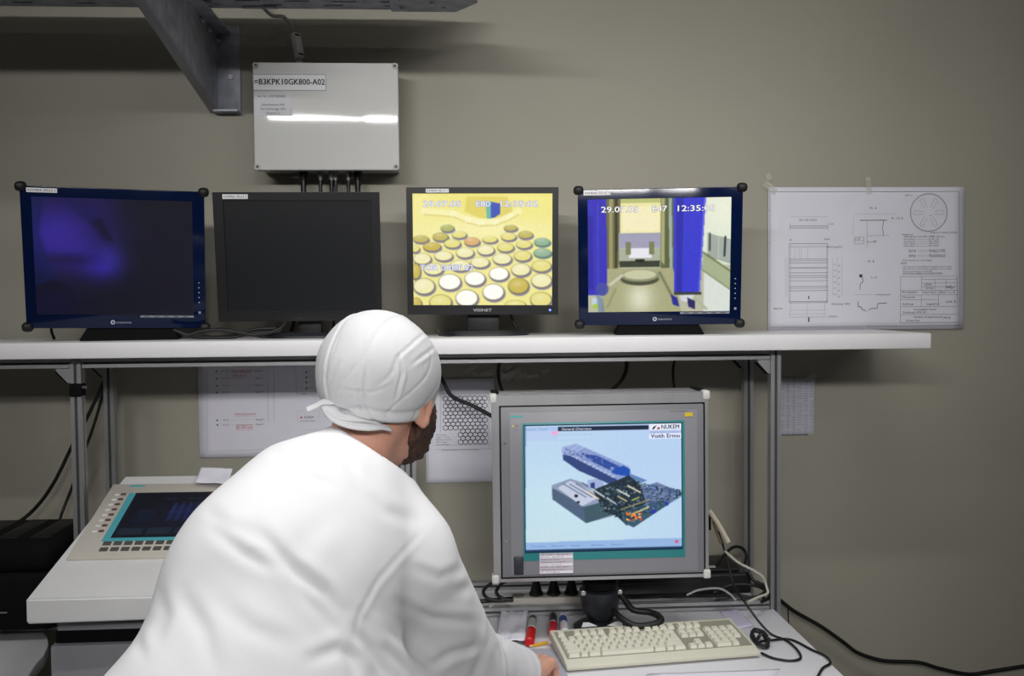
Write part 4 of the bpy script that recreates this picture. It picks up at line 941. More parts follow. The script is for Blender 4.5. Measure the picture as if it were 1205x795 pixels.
red = mat('marker_red', 'c8161c', .25); red2 = mat('marker_bright_red', 'dc2a3a', .25); blu = mat('marker_blue', '3f4f94', .35); lg = mat('marker_label', 'b9bab8', .5)
marker(623, 757, 627, 729, 'red capped marker pen with a pale grey barrel, nearest the hand', red, lg, r=.0125)
marker(650, 746, 651, 724, 'black marker pen with a bright red cap beside the monitor foot', red2, black, r=.011)
marker(665, 745, 662, 726, 'blue and white marker pen touching the corner of the keyboard', papw, blu, papw, r=.0112)
a_, b_ = atz(621, 760.5, DZ+.004), atz(644, 756, DZ+.004); d = b_-a_; t = thing('pencil_stub', 'short yellow pencil stub lying below the red capped marker', 'pencil', (a_[0], a_[1], DZ+.0045), (0, 0, math.atan2(d[1], d[0]))); Ln = np.linalg.norm(d)
MB().cyl((.012, 0, 0), (Ln, 0, 0), .0042, n=6).build('shaft', mat('pencil_yellow', 'd9a520', .4), t)
MB().cyl((.004, 0, 0), (.012, 0, 0), .0015, .0042, n=8).build('wood_cone', mat('pencil_wood', 'd9b98a', .6), t); MB().cyl((0, 0, 0), (.004, 0, 0), .0003, .0015, n=8).build('lead', black, t)
pad = MB().prism([tuple(atz(*p, DZ+.001)[:2]) for p in ((540, 800), (598, 752), (612, 764), (650, 764), (668, 795), (672, 830))], DZ+.0005, DZ+.004, 'z').build('mouse_mat', mat('mat_grey', 'a9aab4', .7)); tag(pad, 'flat grey mouse mat under the hand at the left of the keyboard', 'mouse mat')
o0 = atz(583, 760, DZ+.002); crumple('crumpled_tissue', 'crumpled white paper between the sleeve and the red capped marker', o0, atz(618, 758, DZ)-atz(583, 760, DZ), atz(590, 722, DZ)-atz(583, 760, DZ), .010, 5, n=18)
o0 = atz(866, 740, DZ+.001); crumple('paper_slip', 'small pale violet paper slip lying behind the right end of the keyboard', o0, atz(888, 737, DZ)-o0, atz(846, 719, DZ)-o0, .002, 8, n=8, m_=mat('violet_paper', 'c9c4dc', .7))
o0 = atz(742, 812, DZ+.001); crumple('paper_sheet', 'white paper sheet in front of the keyboard at the bottom of the picture', o0, atz(905, 806, DZ)-o0, atz(762, 793, DZ)-o0, .0015, 9, n=8)

# keyboard
K0, K1 = atz(646, 742, DZ+.036), atz(858, 727, DZ+.036)
kang = math.atan2(K1[1]-K0[1], K1[0]-K0[0]); kc = (K0+K1)/2; KW, KD = float(np.linalg.norm(K1-K0)), .185
ktilt = math.atan2(.020, KD)
kb = thing('keyboard', 'cream coloured full size computer keyboard lying askew on the desk', 'keyboard', (kc[0], kc[1], DZ+.040), (ktilt, 0, kang))
w2_ = KW/2
MB().prism([(0, -.004), (0, -.024), (-KD+.012, -.020), (-KD, -.014), (-KD, -.005), (-KD+.03, 0), (-.008, 0)], -w2_, w2_, 'x', bev=.003).build('case', beige, kb)
MB().prism([(-.018, 0.0004), (-.018, -.004), (-KD+.028, -.004), (-KD+.028, 0.0004)], -w2_+.008, w2_-.008, 'x').build('key_well', mat('key_well', '908e80', .6), kb)
u = (KW-.02)/22.7; kmesh = {}
def key(cx, cy, wu, hu=1):
    k = (round(wu, 2), hu)
    if k not in kmesh:
        w, d_ = u*wu-.0016, u*1.0*hu-.0016
        mb = MB(); q = [(-w/2, -d_/2), (w/2, -d_/2), (w/2, d_/2), (-w/2, d_/2)]
        mb.prism(q, 0, .0085, 'z', scale2=[(x*(1-.005/w)-0, y*(1-.005/d_)+.0006) for x, y in q], bev=0)
        ob = mb.build('key', beiged, kb, 20); kmesh[k] = ob.data
    else: ob = bpy.data.objects.new('key', kmesh[k]); COL.objects.link(ob); ob.parent = kb
    ob.location = (cx, cy, -.001)
x0 = -w2_+.011; yb = -KD+.040
def row(y, items, xs=0):
    x = x0+xs*u
    for it in items:
        if it < 0: x += -it*u; continue
        key(x+it*u/2, y, it); x += it*u
R_ = lambda k: yb+k*u
row(R_(0), [1.5, 1, 1.5, 6.5, 1.5, 1, 1.5, -.4, 1, 1, 1, -.4, 2, 1]); row(R_(1), [2.25]+[1]*10+[2.25, -1.4, 1, -1.4, 1, 1, 1]); row(R_(2), [1.75]+[1]*11+[1.75, -3.8+.0, 1, 1, 1]) if 0 else None
row(R_(2), [1.75]+[1]*11+[1.75, -3.8, 1, 1, 1, 1]); row(R_(3), [1.5]+[1]*12+[1, -.4, 1, 1, 1, -.4, 1, 1, 1, 1]); row(R_(4), [1]*13+[1.5, -.4, 1, 1, 1, -.4, 1, 1, 1, 1])
row(R_(5)+u*.45, [1, -1, 1, 1, 1, 1, -.5, 1, 1, 1, 1, -.5, 1, 1, 1, 1, -.4+.0, 1, 1, 1])
for k in range(3): MB().box((w2_-.02-k*.018, R_(5)+u*.5, .0002), (.004, .002, .001)).build('indicator', mat('led_off', '6f7a5c', .4), kb)

# ------------------------------------------------------------------ cables
g = 'loose cables on the wall and desk'
cable('cable', 'black cable sagging from the left posts down to the padded case', [P(128, 437, 2.80), P(104, 488, 2.80), P(86, 522, 2.80), P(62, 570, 2.80), P(35, 604, 2.80), P(-6, 632, 2.78)], .0052, group=g)
cable('cable', 'thin black cable dropping behind the left front post to the case top', [P(128, 437, 2.82), P(113, 492, 2.82), P(98, 535, 2.82), P(84, 575, 2.82), P(72, 606, 2.80), P(66, 634, 2.66)], .0042, group=g)
cable('cable', 'black cable slanting from behind the head across the hexagon sheet', [P(505, 420, 2.80), P(521, 448, 2.80), P(532, 466, 2.80), P(556, 477, 2.80), P(580, 490, 2.78)], .0058, group=g)
cable('cable', 'black cable dropping from the shelf to the top left of the panel monitor', [P(592, 418, 2.80), P(587, 430, 2.80), P(587, 446, 2.80), P(592, 462, 2.76), P(600, 480, 2.7)], .005, group=g)
cable('cable', 'black cable curling down to the top of the panel monitor, below the rightmost monitor', [P(737, 418, 2.80), P(737, 434, 2.80), P(731, 448, 2.78), P(720, 458, 2.72), P(705, 468, 2.68)], .0055, group=g)
cable('cable', 'short black cable meeting the top right corner of the panel monitor', [P(795, 417, 2.80), P(792, 435, 2.80), P(793, 452, 2.76), P(797, 468, 2.70)], .004, group=g)
cable('cable', 'thick black cable running down the wall to the right of the desk', [P(912, 700, 2.84), P(918, 706, 2.85), P(935, 719, 2.86), P(965, 736, 2.86), P(992, 755, 2.86), P(1010, 768, 2.86), P(1040, 777, 2.86), P(1080, 779, 2.86), P(1105, 786, 2.86), P(1140, 793, 2.86), P(1170, 789, 2.86), P(1215, 782, 2.86)], .0062, group=g)
cable('cable', 'thin black cord hanging below the thick cable beside the right front post', [P(927, 713, 2.85), P(927.5, 722, 2.86), P(928, 745, 2.86), P(926, 790, 2.86)], .002, group=g)
# cables lying on the shelf behind monitors 1 and 2
for k, pts in enumerate((((215, 391), (243, 396), (262, 397.5), (285, 392), (300, 387.5), (325, 386)), ((205, 388), (228, 396), (250, 400), (275, 397), (300, 391), (330, 389.5)), ((222, 394), (240, 389), (262, 388), (282, 391), (310, 396)), ((336, 378), (332, 384), (326, 388), (316, 391), (300, 393)))):
    zs = [max(0.004, .004+.0*i) for i in range(9)]
    cable('cable', ['lowest looping black cable', 'longest black cable', 'short arched black cable', 'black cable at the foot of the blank monitor'][k]+' on the shelf beside the leftmost monitor',
          [(lambda q: (q[0], q[1], max(q[2], shz(q[0])+.006)))(P(a, b, 2.62 - .02*k)) for a, b in pts], .0045, group='black cables on the shelf')
cable('cable', 'thin black cable hanging behind the violet monitor near its left corner', [P(60, 384, 2.68), P(61, 391, 2.68), P(64, 399, 2.68)], .004, group='black cables on the shelf')
cable('cable', 'black cable leaving the yellow lit monitor behind its foot', [P(601, 368, 2.72), P(604, 378, 2.72), P(608, 387, 2.72)], .0035, group='black cables on the shelf')
cable('cable', 'black cable reaching the foot of the yellow lit monitor beside the cap', [P(512, 388, 2.60), P(518, 391, 2.60), P(523, 394, 2.60), P(540, 394, 2.66)], .0035, group='black cables on the shelf')
# loops behind the desk on the left of the panel monitor
def dz(v, z): return (v[0], v[1], max(v[2], z))
for k, pts in enumerate((((592, 680), (578, 686), (569, 695), (573, 703), (586, 706), (604, 705)), ((600, 681), (590, 687), (584, 696), (590, 703), (604, 706)))):
    cable('cable', ['left black cable loop beside the power strip end', 'right black cable loop next to the power strip end'][k], [P(a, b, 2.50) for a, b in pts], .0045, group=g)
cable('cable', 'straight black cable lying on the desk rail left of the power strip', [P(558, 708, 2.53), P(575, 706.5, 2.53), P(604, 704, 2.53)], .006, group=g)
# black conduit loop right of the stand
cable('flexible_conduit', 'thick black flexible conduit curling on the desk beside the stand of the panel monitor', [P(725, 692, 2.42), P(735, 705, 2.40), P(745, 717, 2.38), P(764, 720, 2.37), P(774, 724, 2.35), P(778, 730, 2.33), P(766, 735, 2.32), P(748, 736, 2.32), P(732, 728, 2.34), P(722, 718, 2.38)], .0082, rubber)
# wand with its cable at the right
wd_ = thing('cream_handset', 'slim cream coloured stick handset leaning on the right side of the panel monitor', 'handset', P(834, 600, 2.52))
e = P(857, 638, 2.50)-P(834, 600, 2.52); MB().tube([(0, 0, 0), tuple(e*.5+np.array([.001, 0, .002])), tuple(e)], .008, 10, flat=.6).build('stick', mat('cream', 'c9c0ac', .5), wd_)
MB().box((-.002, .01, -.035), (.02, .012, .04), .003).build('holder', blackm, wd_)
MB().tube([(-.0+.012, .004, -.03), (.022, .004, -.06), (.034, .004, -.09)], .004).build('side_strip', mat('brown_strip', '7a6a54', .6), wd_)
cable('pale_cable', 'pale grey cable hanging from the handset to the tangle at the right post', [P(853, 648, 2.52), P(868, 661, 2.52), P(885, 670, 2.52), P(897, 678, 2.52), P(902, 690, 2.52), P(903, 698, 2.50), P(893, 702, 2.48), P(880, 708, 2.46)], .0035, cablew)
cable('cable', 'thin black cable from the handset down past the device to the desk coil', [P(845, 625, 2.54), P(852, 645, 2.54), P(858, 668, 2.50), P(864, 690, 2.46), P(877, 709, 2.40), dz(P(893, 731, 2.36), DZ+.004), dz(atz(908, 746, DZ+.004), DZ), dz(atz(925, 753, DZ+.004), DZ), atz(938, 764, DZ+.004), atz(942, 774, DZ+.004), atz(930, 777, DZ+.004), atz(910, 774, DZ+.004), atz(896, 768, DZ+.006)], .003, group=g)
cable('cable', 'black keyboard cable running from the coil to the right edge of the desk', [atz(893, 755, DZ+.012), atz(907, 753, DZ+.006), atz(930, 752, DZ+.004), atz(955, 764, DZ+.004), atz(972, 772, DZ+.004), atz(977, 780, DZ+.004), atz(968, 786, DZ+.004), atz(960, 800, DZ+.004)], .003, group=g)
cc_ = thing('cable_coil', 'small knotted bundle of dark keyboard cable at the right end of the keyboard', 'cable', atz(896, 760, DZ))
rr = random.Random(2); mb = MB()
for k in range(5):
    r1_, r2_, ph = rr.uniform(.012, .02), rr.uniform(.026, .036), rr.uniform(-.4, .4)
    mb.tube([(r1_*cos(a)+rr.uniform(-.002, .002), r2_*sin(a)+.01, .012+.008*sin(a*1+ph)+.002*k) for a in np.linspace(0, 2*pi*.97, 10)], .0026)
mb.build('coiled_cable', mat('coil_dark', '1c2024', .5), cc_); MB().tube([(.016, .0, .006), (.0, -.002, .03), (-.016, 0, .008)], .004).build('tie', cablem, cc_)
for k, pts in enumerate((((838, 672, 2.62), (850, 655, 2.68), (862, 644, 2.72), (872, 644, 2.74), (878, 652, 2.74), (876, 668, 2.7)), ((808, 700, 2.52), (822, 694, 2.52), (845, 692, 2.52), (858, 698, 2.52), (866, 706, 2.50)), ((840, 697, 2.56), (860, 688, 2.56), (885, 688, 2.56), (900, 694, 2.56), (898, 704, 2.54)), ((842, 705, 2.53), (865, 701, 2.53), (890, 702, 2.53), (903, 692, 2.55), (890, 684, 2.58)), ((880, 672, 2.6), (888, 684, 2.58), (900, 690, 2.56), (905, 702, 2.54), (896, 708, 2.52)))):
    cable('cable', ['black cable arching over the device beside the back right post', 'grey cable looping over the front of the black device', 'upper black cable loop at the foot of the right post', 'lower black cable loop at the foot of the right post', 'black cable curling round the foot of the right post'][k], [P(*p) for p in pts], .0045 if k != 1 else .003, cablem if k != 1 else mat('grey_cable', '8b8b8d', .5), group='cable tangle at the right post')
cable('power_adapter_lead', 'pale cord end curving on the rail just left of the power strip', [P(576, 714, 2.53), P(582, 709, 2.53), P(590, 708, 2.53), P(602, 710, 2.53)], .003, cablew)
# ------------------------------------------------------------------ the person
def smin(a, b, k):
    h = np.clip(.5+.5*(b-a)/k, 0, 1); return b+(a-b)*h-k*h*(1-h)
def nets(f, lo, h):
    """surface nets over a grid of distances -> vertices, quads"""
    s = f < 0; nx, ny, nz = f.shape; idx = -np.ones((nx-1, ny-1, nz-1), int)
    c = np.zeros((nx-1, ny-1, nz-1), np.int8)
    for i in (0, 1):
        for j in (0, 1):
            for k in (0, 1): c += s[i:nx-1+i, j:ny-1+j, k:nz-1+k]
    m_ = (c > 0) & (c < 8); I = np.argwhere(m_); idx[m_] = np.arange(len(I)); acc = np.zeros((len(I), 3)); cnt = np.zeros(len(I))
    cor = [(i, j, k) for i in (0, 1) for j in (0, 1) for k in (0, 1)]; val = {q: f[I[:, 0]+q[0], I[:, 1]+q[1], I[:, 2]+q[2]] for q in cor}
    for q in cor:
        for ax in range(3):
            if q[ax]: continue
            r_ = list(q); r_[ax] = 1; a, b = val[q], val[tuple(r_)]; cr = (a < 0) != (b < 0)
            t = np.where(cr, a/np.where(cr, a-b, 1), 0); p = np.tile(np.array(q, float), (len(I), 1)); p[:, ax] += t
            acc[cr] += p[cr]; cnt += cr
    V = (I+acc/cnt[:, None])*h+np.array(lo); Q = []
    for ax in range(3):
        o1, o2 = [(1, 2), (2, 0), (0, 1)][ax]
        sl0 = [slice(1, -1)]*3; sl1 = [slice(1, -1)]*3; sl0[ax] = slice(0, -1); sl1[ax] = slice(1, None)
        A, B = s[tuple(sl0)], s[tuple(sl1)]
        for flip, mk in ((False, A & ~B), (True, ~A & B)):
            E = np.argwhere(mk)
            if not len(E): continue
            off = np.ones(3, int); off[ax] = 0; E = E+off
            def g(d1, d2):
                e = E.copy(); e[:, o1] -= d1; e[:, o2] -= d2; return idx[e[:, 0], e[:, 1], e[:, 2]]
            q = np.stack([g(1, 1), g(0, 1), g(0, 0), g(1, 0)], 1); Q.append(q[:, ::-1] if flip else q)
    return V, np.concatenate(Q)
class Field:
    def __init__(s, lo, hi, h):
        s.lo = np.array(lo, float); s.h = h; n = np.ceil((np.array(hi)-s.lo)/h).astype(int)+1
        s.X, s.Y, s.Z = np.meshgrid(*[(s.lo[i]+h*np.arange(n[i])).astype(np.float32) for i in range(3)], indexing='ij', sparse=True)
        s.f = np.full(n, 1.0, np.float32)
    def add(s, d, k=.02): s.f = smin(s.f, d, np.float32(k)).astype(np.float32); return s
    def sub(s, d, k=.01): s.f = (-smin(-s.f, d, np.float32(k))).astype(np.float32); return s
    def cone(s, a, b, r0, r1):
        a = np.array(a, float); b = np.array(b, float); d = b-a; L = d.dot(d)+1e-9
        x, y, z = s.X-a[0], s.Y-a[1], s.Z-a[2]; t = np.clip((x*d[0]+y*d[1]+z*d[2])/L, 0, 1).astype(np.float32)
        return np.sqrt((x-t*d[0])**2+(y-t*d[1])**2+(z-t*d[2])**2)-(r0+(r1-r0)*t)
    def ell(s, c, r, R_=np.eye(3)):
        x, y, z = s.X-c[0], s.Y-c[1], s.Z-c[2]; q = [(R_[0, i]*x+R_[1, i]*y+R_[2, i]*z) for i in range(3)]
        k0 = np.sqrt((q[0]/r[0])**2+(q[1]/r[1])**2+(q[2]/r[2])**2); k1 = np.sqrt((q[0]/r[0]**2)**2+(q[1]/r[1]**2)**2+(q[2]/r[2]**2)**2)+1e-9
        return (k0*(k0-1)/k1).astype(np.float32)
    def mesh(s): return nets(s.f, s.lo, s.h)
def normals(V, Q):
    n = np.cross(V[Q[:, 2]]-V[Q[:, 0]], V[Q[:, 3]]-V[Q[:, 1]]); N_ = np.zeros_like(V)
    for k in range(4): np.add.at(N_, Q[:, k], n)
    return N_/(np.linalg.norm(N_, axis=1, keepdims=True)+1e-12)
def relax(V, Q, it=2):
    for _ in range(it):
        A = np.zeros_like(V); c = np.zeros(len(V))
        for k in range(4): np.add.at(A, Q[:, k], V[Q[:, (k+1) % 4]]); np.add.at(c, Q[:, k], 1)
        V = V*.5+A/c[:, None]*.5
    return V
def fbm(V, sc, seed=0, oct=3):
    """cheap smooth vector noise from sums of rotated sines"""
    r = np.random.RandomState(seed); out = np.zeros(len(V)); amp = 1; tot = 0
    for o_ in range(oct):
        for _ in range(5):
            d = r.randn(3); d /= np.linalg.norm(d); out += amp*np.sin((V@d)*sc*(1+.6*r.rand())*2**o_+r.rand()*6.3)/5**.5
        tot += amp; amp *= .5
    return out/tot

skin = mat('skin', 'cf9a84', .5, var=.06, scale=30, bump=.15, bscale=300)
skin.node_tree.nodes['Principled BSDF'].inputs['Subsurface Weight'].default_value = .12
skin.node_tree.nodes['Principled BSDF'].inputs['Subsurface Radius'].default_value = (.01, .004, .002)
coatm = mat('white_coat_cloth', 'e4e4e7', .85, var=.012, scale=5, bump=.12, bscale=700)
capm = mat('white_cap_fabric', 'cfcfd2', .85, var=.012, bump=.2, bscale=500)
hairm = mat('reddish_brown_beard', '452d22', .75, var=.35, scale=90, bump=.6, bscale=500)
trom = mat('white_trousers', 'dcdce0', .85, bump=.1)
who = thing('person', 'person in white coat and white tied cap leaning over the desk, seen from behind', 'person', (-.27, -1.60, 0))
def W2(V): return np.asarray(V)-np.array([-.27, -1.60, 0])

HC = P(454, 462, 1.62)                                   # head centre
HR = Rz(radians(-28)) @ Rx(radians(-10)) @ Ry(radians(3))
def hw(v): return HC+HR@np.array(v, float)
C7 = P(440, 533, 1.56)
NB = P(413, 548, 1.58)
shR, elR, wrR = P(470, 668, 1.53), P(530, 786, 1.71), P(617, 793, 1.99)
wrR[2] = max(wrR[2], DZ+.05)
shL, elL, wrL = P(328, 618, 1.44), P(318, 745, 1.66), np.array([-.22, -1.02, DZ+.052])
hip = np.array([-.282, -1.60, .93])
# body: trunk, neck, limbs in one surface
def body_field():
    f = Field((-.66, -1.95, -.0), (.22, -.70, 1.42), .0085)
    chest = (shR+shL)/2+np.array([-.02, .015, .0])
    f.add(f.ell(hip, (.155, .115, .12)), .02); f.add(f.ell((hip+chest)/2+np.array([0, -.02, 0]), (.14, .10, .16)), .06); f.add(f.ell(chest, (.12, .09, .095)), .05)
    f.add(f.cone(chest+np.array([0, 0, .03]), NB, .075, .052), .04)
    f.add(f.cone(shR, elR, .05, .038), .03); f.add(f.cone(elR, wrR, .038, .027), .01); f.add(f.cone(shL, elL, .05, .038), .03); f.add(f.cone(elL, wrL, .038, .027), .01)
    for s_, fy in ((-1, -1.62), (1, -1.50)):
        hj = hip+np.array([s_*.09, 0, -.04]); kn = np.array([hip[0]+s_*.11, fy+.06, .49]); an = np.array([hip[0]+s_*.12, fy-.03, .09])
        f.add(f.cone(hj, kn, .078, .052), .04); f.add(f.cone(kn, an, .052, .034), .01)
        f.add(f.cone(an+np.array([0, -.02, -.045]), an+np.array([s_*.02, .15, -.055]), .034, .026), .02)
    return f.mesh()
V1, Q1 = body_field()
# head, ears, face and neck
def head_field(h=.0034):
    lo = HC-np.array([.15, .15, .22]); hi = HC+np.array([.16, .17, .15]); lo = np.minimum(lo, C7-.06)
    f = Field(lo, hi, h); E = lambda c, r, R2=None: f.ell(hw(c), r, HR if R2 is None else HR@R2)
    f.add(E((0, -.012, .022), (.076, .097, .094)), .01); f.add(E((0, .05, -.035), (.056, .05, .075)), .03); f.add(E((0, .045, -.070), (.046, .045, .032)), .03)
    f.add(E((0, .086, -.082), (.02, .018, .018)), .02); f.add(f.cone(hw((0, .09, .008)), hw((0, .118, -.032)), .009, .012), .012)
    for s_ in (-1, 1):
        f.add(f.cone(hw((s_*.012, .104, -.034)), hw((s_*.008, .112, -.034)), .007, .008), .008)
        f.sub(E((s_*.032, .098, .004), (.015, .012, .011)), .014); f.add(E((s_*.032, .080, .002), (.0125, .0125, .012)), .003)
        f.add(f.cone(hw((s_*.016, .094, .020)), hw((s_*.05, .078, .020)), .006, .006), .012)
        f.add(E((s_*.043, .058, -.030), (.018, .018, .018)), .02)
        R2 = Rz(radians(-s_*22))@Ry(radians(s_*12))
        f.add(E((s_*.081, -.012, -.018), (.0085, .019, .030), R2), .006); f.sub(E((s_*.093, -.008, -.010), (.006, .012, .021), R2), .006)
        f.add(f.cone(hw((s_*.083, -.004, -.040)), hw((s_*.080, -.004, -.046)), .007, .006), .006)
        f.add(f.cone(hw((s_*.080, .010, -.018)), hw((s_*.080, .010, -.024)), .005, .005), .004)
    f.add(f.cone(hw((-.018, .098, -.060)), hw((.018, .098, -.060)), .0065, .0065), .006); f.add(f.cone(hw((-.014, .096, -.071)), hw((.014, .096, -.071)), .007, .007), .005)
    f.add(f.cone(hw((0, -.035, -.05)), NB, .054, .056), .025); f.add(f.cone(hw((0, .015, -.075)), NB+np.array([.0, .05, -.02]), .036, .045), .03)
    return f.mesh()
V2, Q2 = head_field()
# hands: palm, four fingers with two bends, thumb
def hand_field(w, elb, heading, side, curl, desk=DZ):
    """side +1: right hand"""
    w = np.array(w, float); fd = np.array([*heading, 0.0]); fd /= np.linalg.norm(fd); sd = np.array([fd[1], -fd[0], 0])*side   # towards the little finger side
    up = np.array([0, 0, 1.0]); f = Field(w-.14, w+.16, .0024)
    k0 = w+fd*.092+up*(-.004)
    f.add(f.cone(w-(w-elb)*0+(elb-w)/np.linalg.norm(elb-w)*.05, w, .028, .026), .01)
    for o_, ln in ((-.030, .0), (-.010, .003), (.010, .0), (.028, -.008)):
        kn = k0+sd*o_+fd*ln; f.add(f.cone(w+sd*o_*.6+fd*.01, kn, .0145, .0118), .012)
    f.add(f.ell(w+fd*.05-up*.006, (.036, .036, .013)), .015)
    for i, (o_, L_, r_) in enumerate(((-.031, .92, .0092), (-.0105, 1.0, .0096), (.0105, .95, .0092), (.029, .76, .0082))):
        kn = k0+sd*o_+fd*(0, .003, 0, -.008)[i]+up*.002; sp = sd*o_*.12
        a1, a2, a3 = [radians(x) for x in (curl[0]+i*2, curl[1]+i*4, curl[2]+i*3)]
        p1 = kn+(fd*cos(a1)-up*sin(a1)+sp)*.043*L_; p2 = p1+(fd*cos(a2)-up*sin(a2))*.026*L_; p3 = p2+(fd*cos(a3)-up*sin(a3))*.018*L_
        f.add(f.cone(kn, p1, r_*1.12, r_), .004); f.add(f.cone(p1, p2, r_, r_*.92), .002); f.add(f.cone(p2, p3, r_*.92, r_*.8), .002)
        f.add(f.ell(kn+up*.002, (.0115, .0115, .0108)), .004)
    t0 = w+fd*.02-sd*.018-up*.006; t1 = t0+fd*.035-sd*.026-up*.008; t2 = t1+fd*.03-sd*.006-up*.004; t3 = t2+fd*.022+sd*.006-up*.002
    f.add(f.cone(t0, t1, .017, .0125), .012); f.add(f.cone(t1, t2, .0122, .0108), .004); f.add(f.cone(t2, t3, .0108, .009), .003)
    return f.mesh()
V3, Q3 = hand_field(wrR, elR, (.42, .9), 1, (26, 74, 112)); V4, Q4 = hand_field(wrL, elL, (.1, .95), -1, (14, 34, 52))
o = 0; VV, QQ = [], []
for V, Q in ((V1, Q1), (V2, Q2), (V3, Q3), (V4, Q4)): VV.append(relax(V, Q, 1)); QQ.append(Q+o); o += len(V)
bodyo = link('body', fastmesh('body', W2(np.concatenate(VV)), np.concatenate(QQ)), who, skin, 80)
# eyes
for s_ in (-1, 1):
    c = W2(hw((s_*.032, .0835, .002))); MB().lathe([(.0001, -.0108), (.006, -.009), (.0098, -.004), (.0108, 0), (.0098, .004), (.006, .009), (.0001, .0108)], c, 16).build('eye', mat('eye_white', 'e8e4de', .2), who)
    q = W2(hw((s_*.032, .0945, .002))); d = HR@np.array([0, 1, 0]); MB().cyl(q-d*.002, q+d*.0004, .0055, .005, 16).build('iris', mat('iris_brown', '3a2c20', .15), who)
# beard and short hair
f = Field(HC-np.array([.14, .14, .17]), HC+np.array([.15, .16, .10]), .0034)
f.add(f.ell(hw((0, .040, -.036)), (.071, .062, .068), HR), .02); f.add(f.ell(hw((0, .056, -.077)), (.053, .056, .040), HR), .02)
f.add(f.ell(hw((0, .012, -.045)), (.0765, .045, .045), HR), .01)
q = [(HR[0, i]*(f.X-HC[0])+HR[1, i]*(f.Y-HC[1])+HR[2, i]*(f.Z-HC[2])) for i in range(3)]
cut = np.maximum(q[2]+.030-np.abs(q[0])*.75, -q[1]+.004-(q[2]+.06)*.15); f.f = np.maximum(f.f, cut.astype(np.float32)); f.f = np.maximum(f.f, -(np.sqrt((q[0]/.022)**2+((q[2]+.062)/.009)**2)-1).astype(np.float32)*.008)
V, Q = f.mesh(); N_ = normals(V, Q); V = V+N_*(fbm(V, 420, 3, 3)*.0022)[:, None]
link('beard', fastmesh('beard', W2(V), Q), who, hairm, 180)
f = Field(HC-np.array([.14, .14, .14]), HC+np.array([.15, .15, .14]), .0034)
f.add(f.ell(hw((0, -.012, .020)), (.0785, .1, .094), HR), .02); q = [(HR[0, i]*(f.X-HC[0])+HR[1, i]*(f.Y-HC[1])+HR[2, i]*(f.Z-HC[2])) for i in range(3)]
cut = -(q[2]+.030-(q[1]+.09)*.10); f.f = np.maximum(f.f, cut.astype(np.float32)); f.f = np.maximum(f.f, (q[1]-.050).astype(np.float32)); f.f = np.maximum(f.f, -(np.sqrt(((q[1]+.006)/.026)**2+((q[2]+.012)/.036)**2)-1).astype(np.float32)*.02)
V, Q = f.mesh(); N_ = normals(V, Q); V = V+N_*(fbm(V, 420, 5, 3)*.0015)[:, None]
link('hair', fastmesh('hair', W2(V), Q), who, mat('short_hair', '6b4634', .8, var=.3, scale=80), 180)

# cap: skull shell with seams, folds and a gathered band
f = Field(HC-np.array([.17, .17, .15]), HC+np.array([.17, .17, .17]), .0034)
f.add(f.ell(hw((0, -.018, .026)), (.090, .111, .097), HR), .02); f.add(f.ell(hw((0, -.05, .034)), (.082, .075, .080), HR), .05)
q = [(HR[0, i]*(f.X-HC[0])+HR[1, i]*(f.Y-HC[1])+HR[2, i]*(f.Z-HC[2])) for i in range(3)]
rim = lambda x, y, z: -(z+.061-.26*(y+.105)-8*np.maximum(y-.03, 0)**2-.006*np.sin(x*60))
cut = rim(*q); f.f = (-smin(-f.f, -cut.astype(np.float32), np.float32(.012))).astype(np.float32)
V, Q = f.mesh(); V = relax(V, Q, 1); N_ = normals(V, Q); Lc = (V-HC)@HR
r_ = rim(Lc[:, 0], Lc[:, 1], Lc[:, 2]); up_ = np.clip(-r_/.02, 0, 1)
az = np.arctan2(Lc[:, 0], Lc[:, 1]); d_ = np.zeros(len(V))
d_ += up_*fbm(V, 30, 11, 2)*.003
pl = np.abs(np.sin(az*7+2.2*np.sin(Lc[:, 2]*26)+fbm(V, 18, 4, 1)*1.1)); d_ -= up_*np.exp(-(pl/.14)**2)*.0016*np.clip(1.2-Lc[:, 2]/.11, .15, 1)
d_ += np.exp(-((r_+.010)/.007)**2)*.0035                                   # band above the rim
d_ -= np.exp(-((r_+.024)/.005)**2)*.0022
# main seams: over the crown and the slanting side seams, as in the sewn panels
for a0, a1, b0 in ((.0, 1.0, .035), (.0, 1.0, -.035)):
    dist = Lc[:, 0]-b0; d_ += np.exp(-(dist/.0022)**2)*.0013-np.exp(-((dist-.005)/.004)**2)*.0018
pj = proj(V)
def crease(V, N_, lines, pj):
    vd = V-CAM; face = np.clip(-(N_*vd).sum(1)/np.linalg.norm(vd, axis=1)*3, 0, 1); D_ = np.zeros(len(V))
    for pts, wd_, amp in lines:
        pts = np.array(pts, float); best = np.full(len(V), 1e9); sg = np.zeros(len(V)); tt = np.zeros(len(V)); n = len(pts)-1
        for i in range(n):
            a, b = pts[i], pts[i+1]; d = b-a; L_ = np.hypot(*d); t = np.clip(((pj-a)@d)/L_**2, 0, 1); e = pj-(a+t[:, None]*d); ds = np.hypot(e[:, 0], e[:, 1]); u_ = ds < best
            best = np.where(u_, ds, best); sg = np.where(u_, np.sign(e@np.array([d[1], -d[0]])), sg); tt = np.where(u_, (i+t)/n, tt)
        tp = np.sin(np.clip(tt, .02, .98)*pi)**.6; x = best*sg/wd_
        D_ += face*tp*amp*(-np.exp(-x**2)+.75*np.exp(-((x-1.6)/1.1)**2)+.25*np.exp(-((x+1.7)/1.2)**2))
    return D_
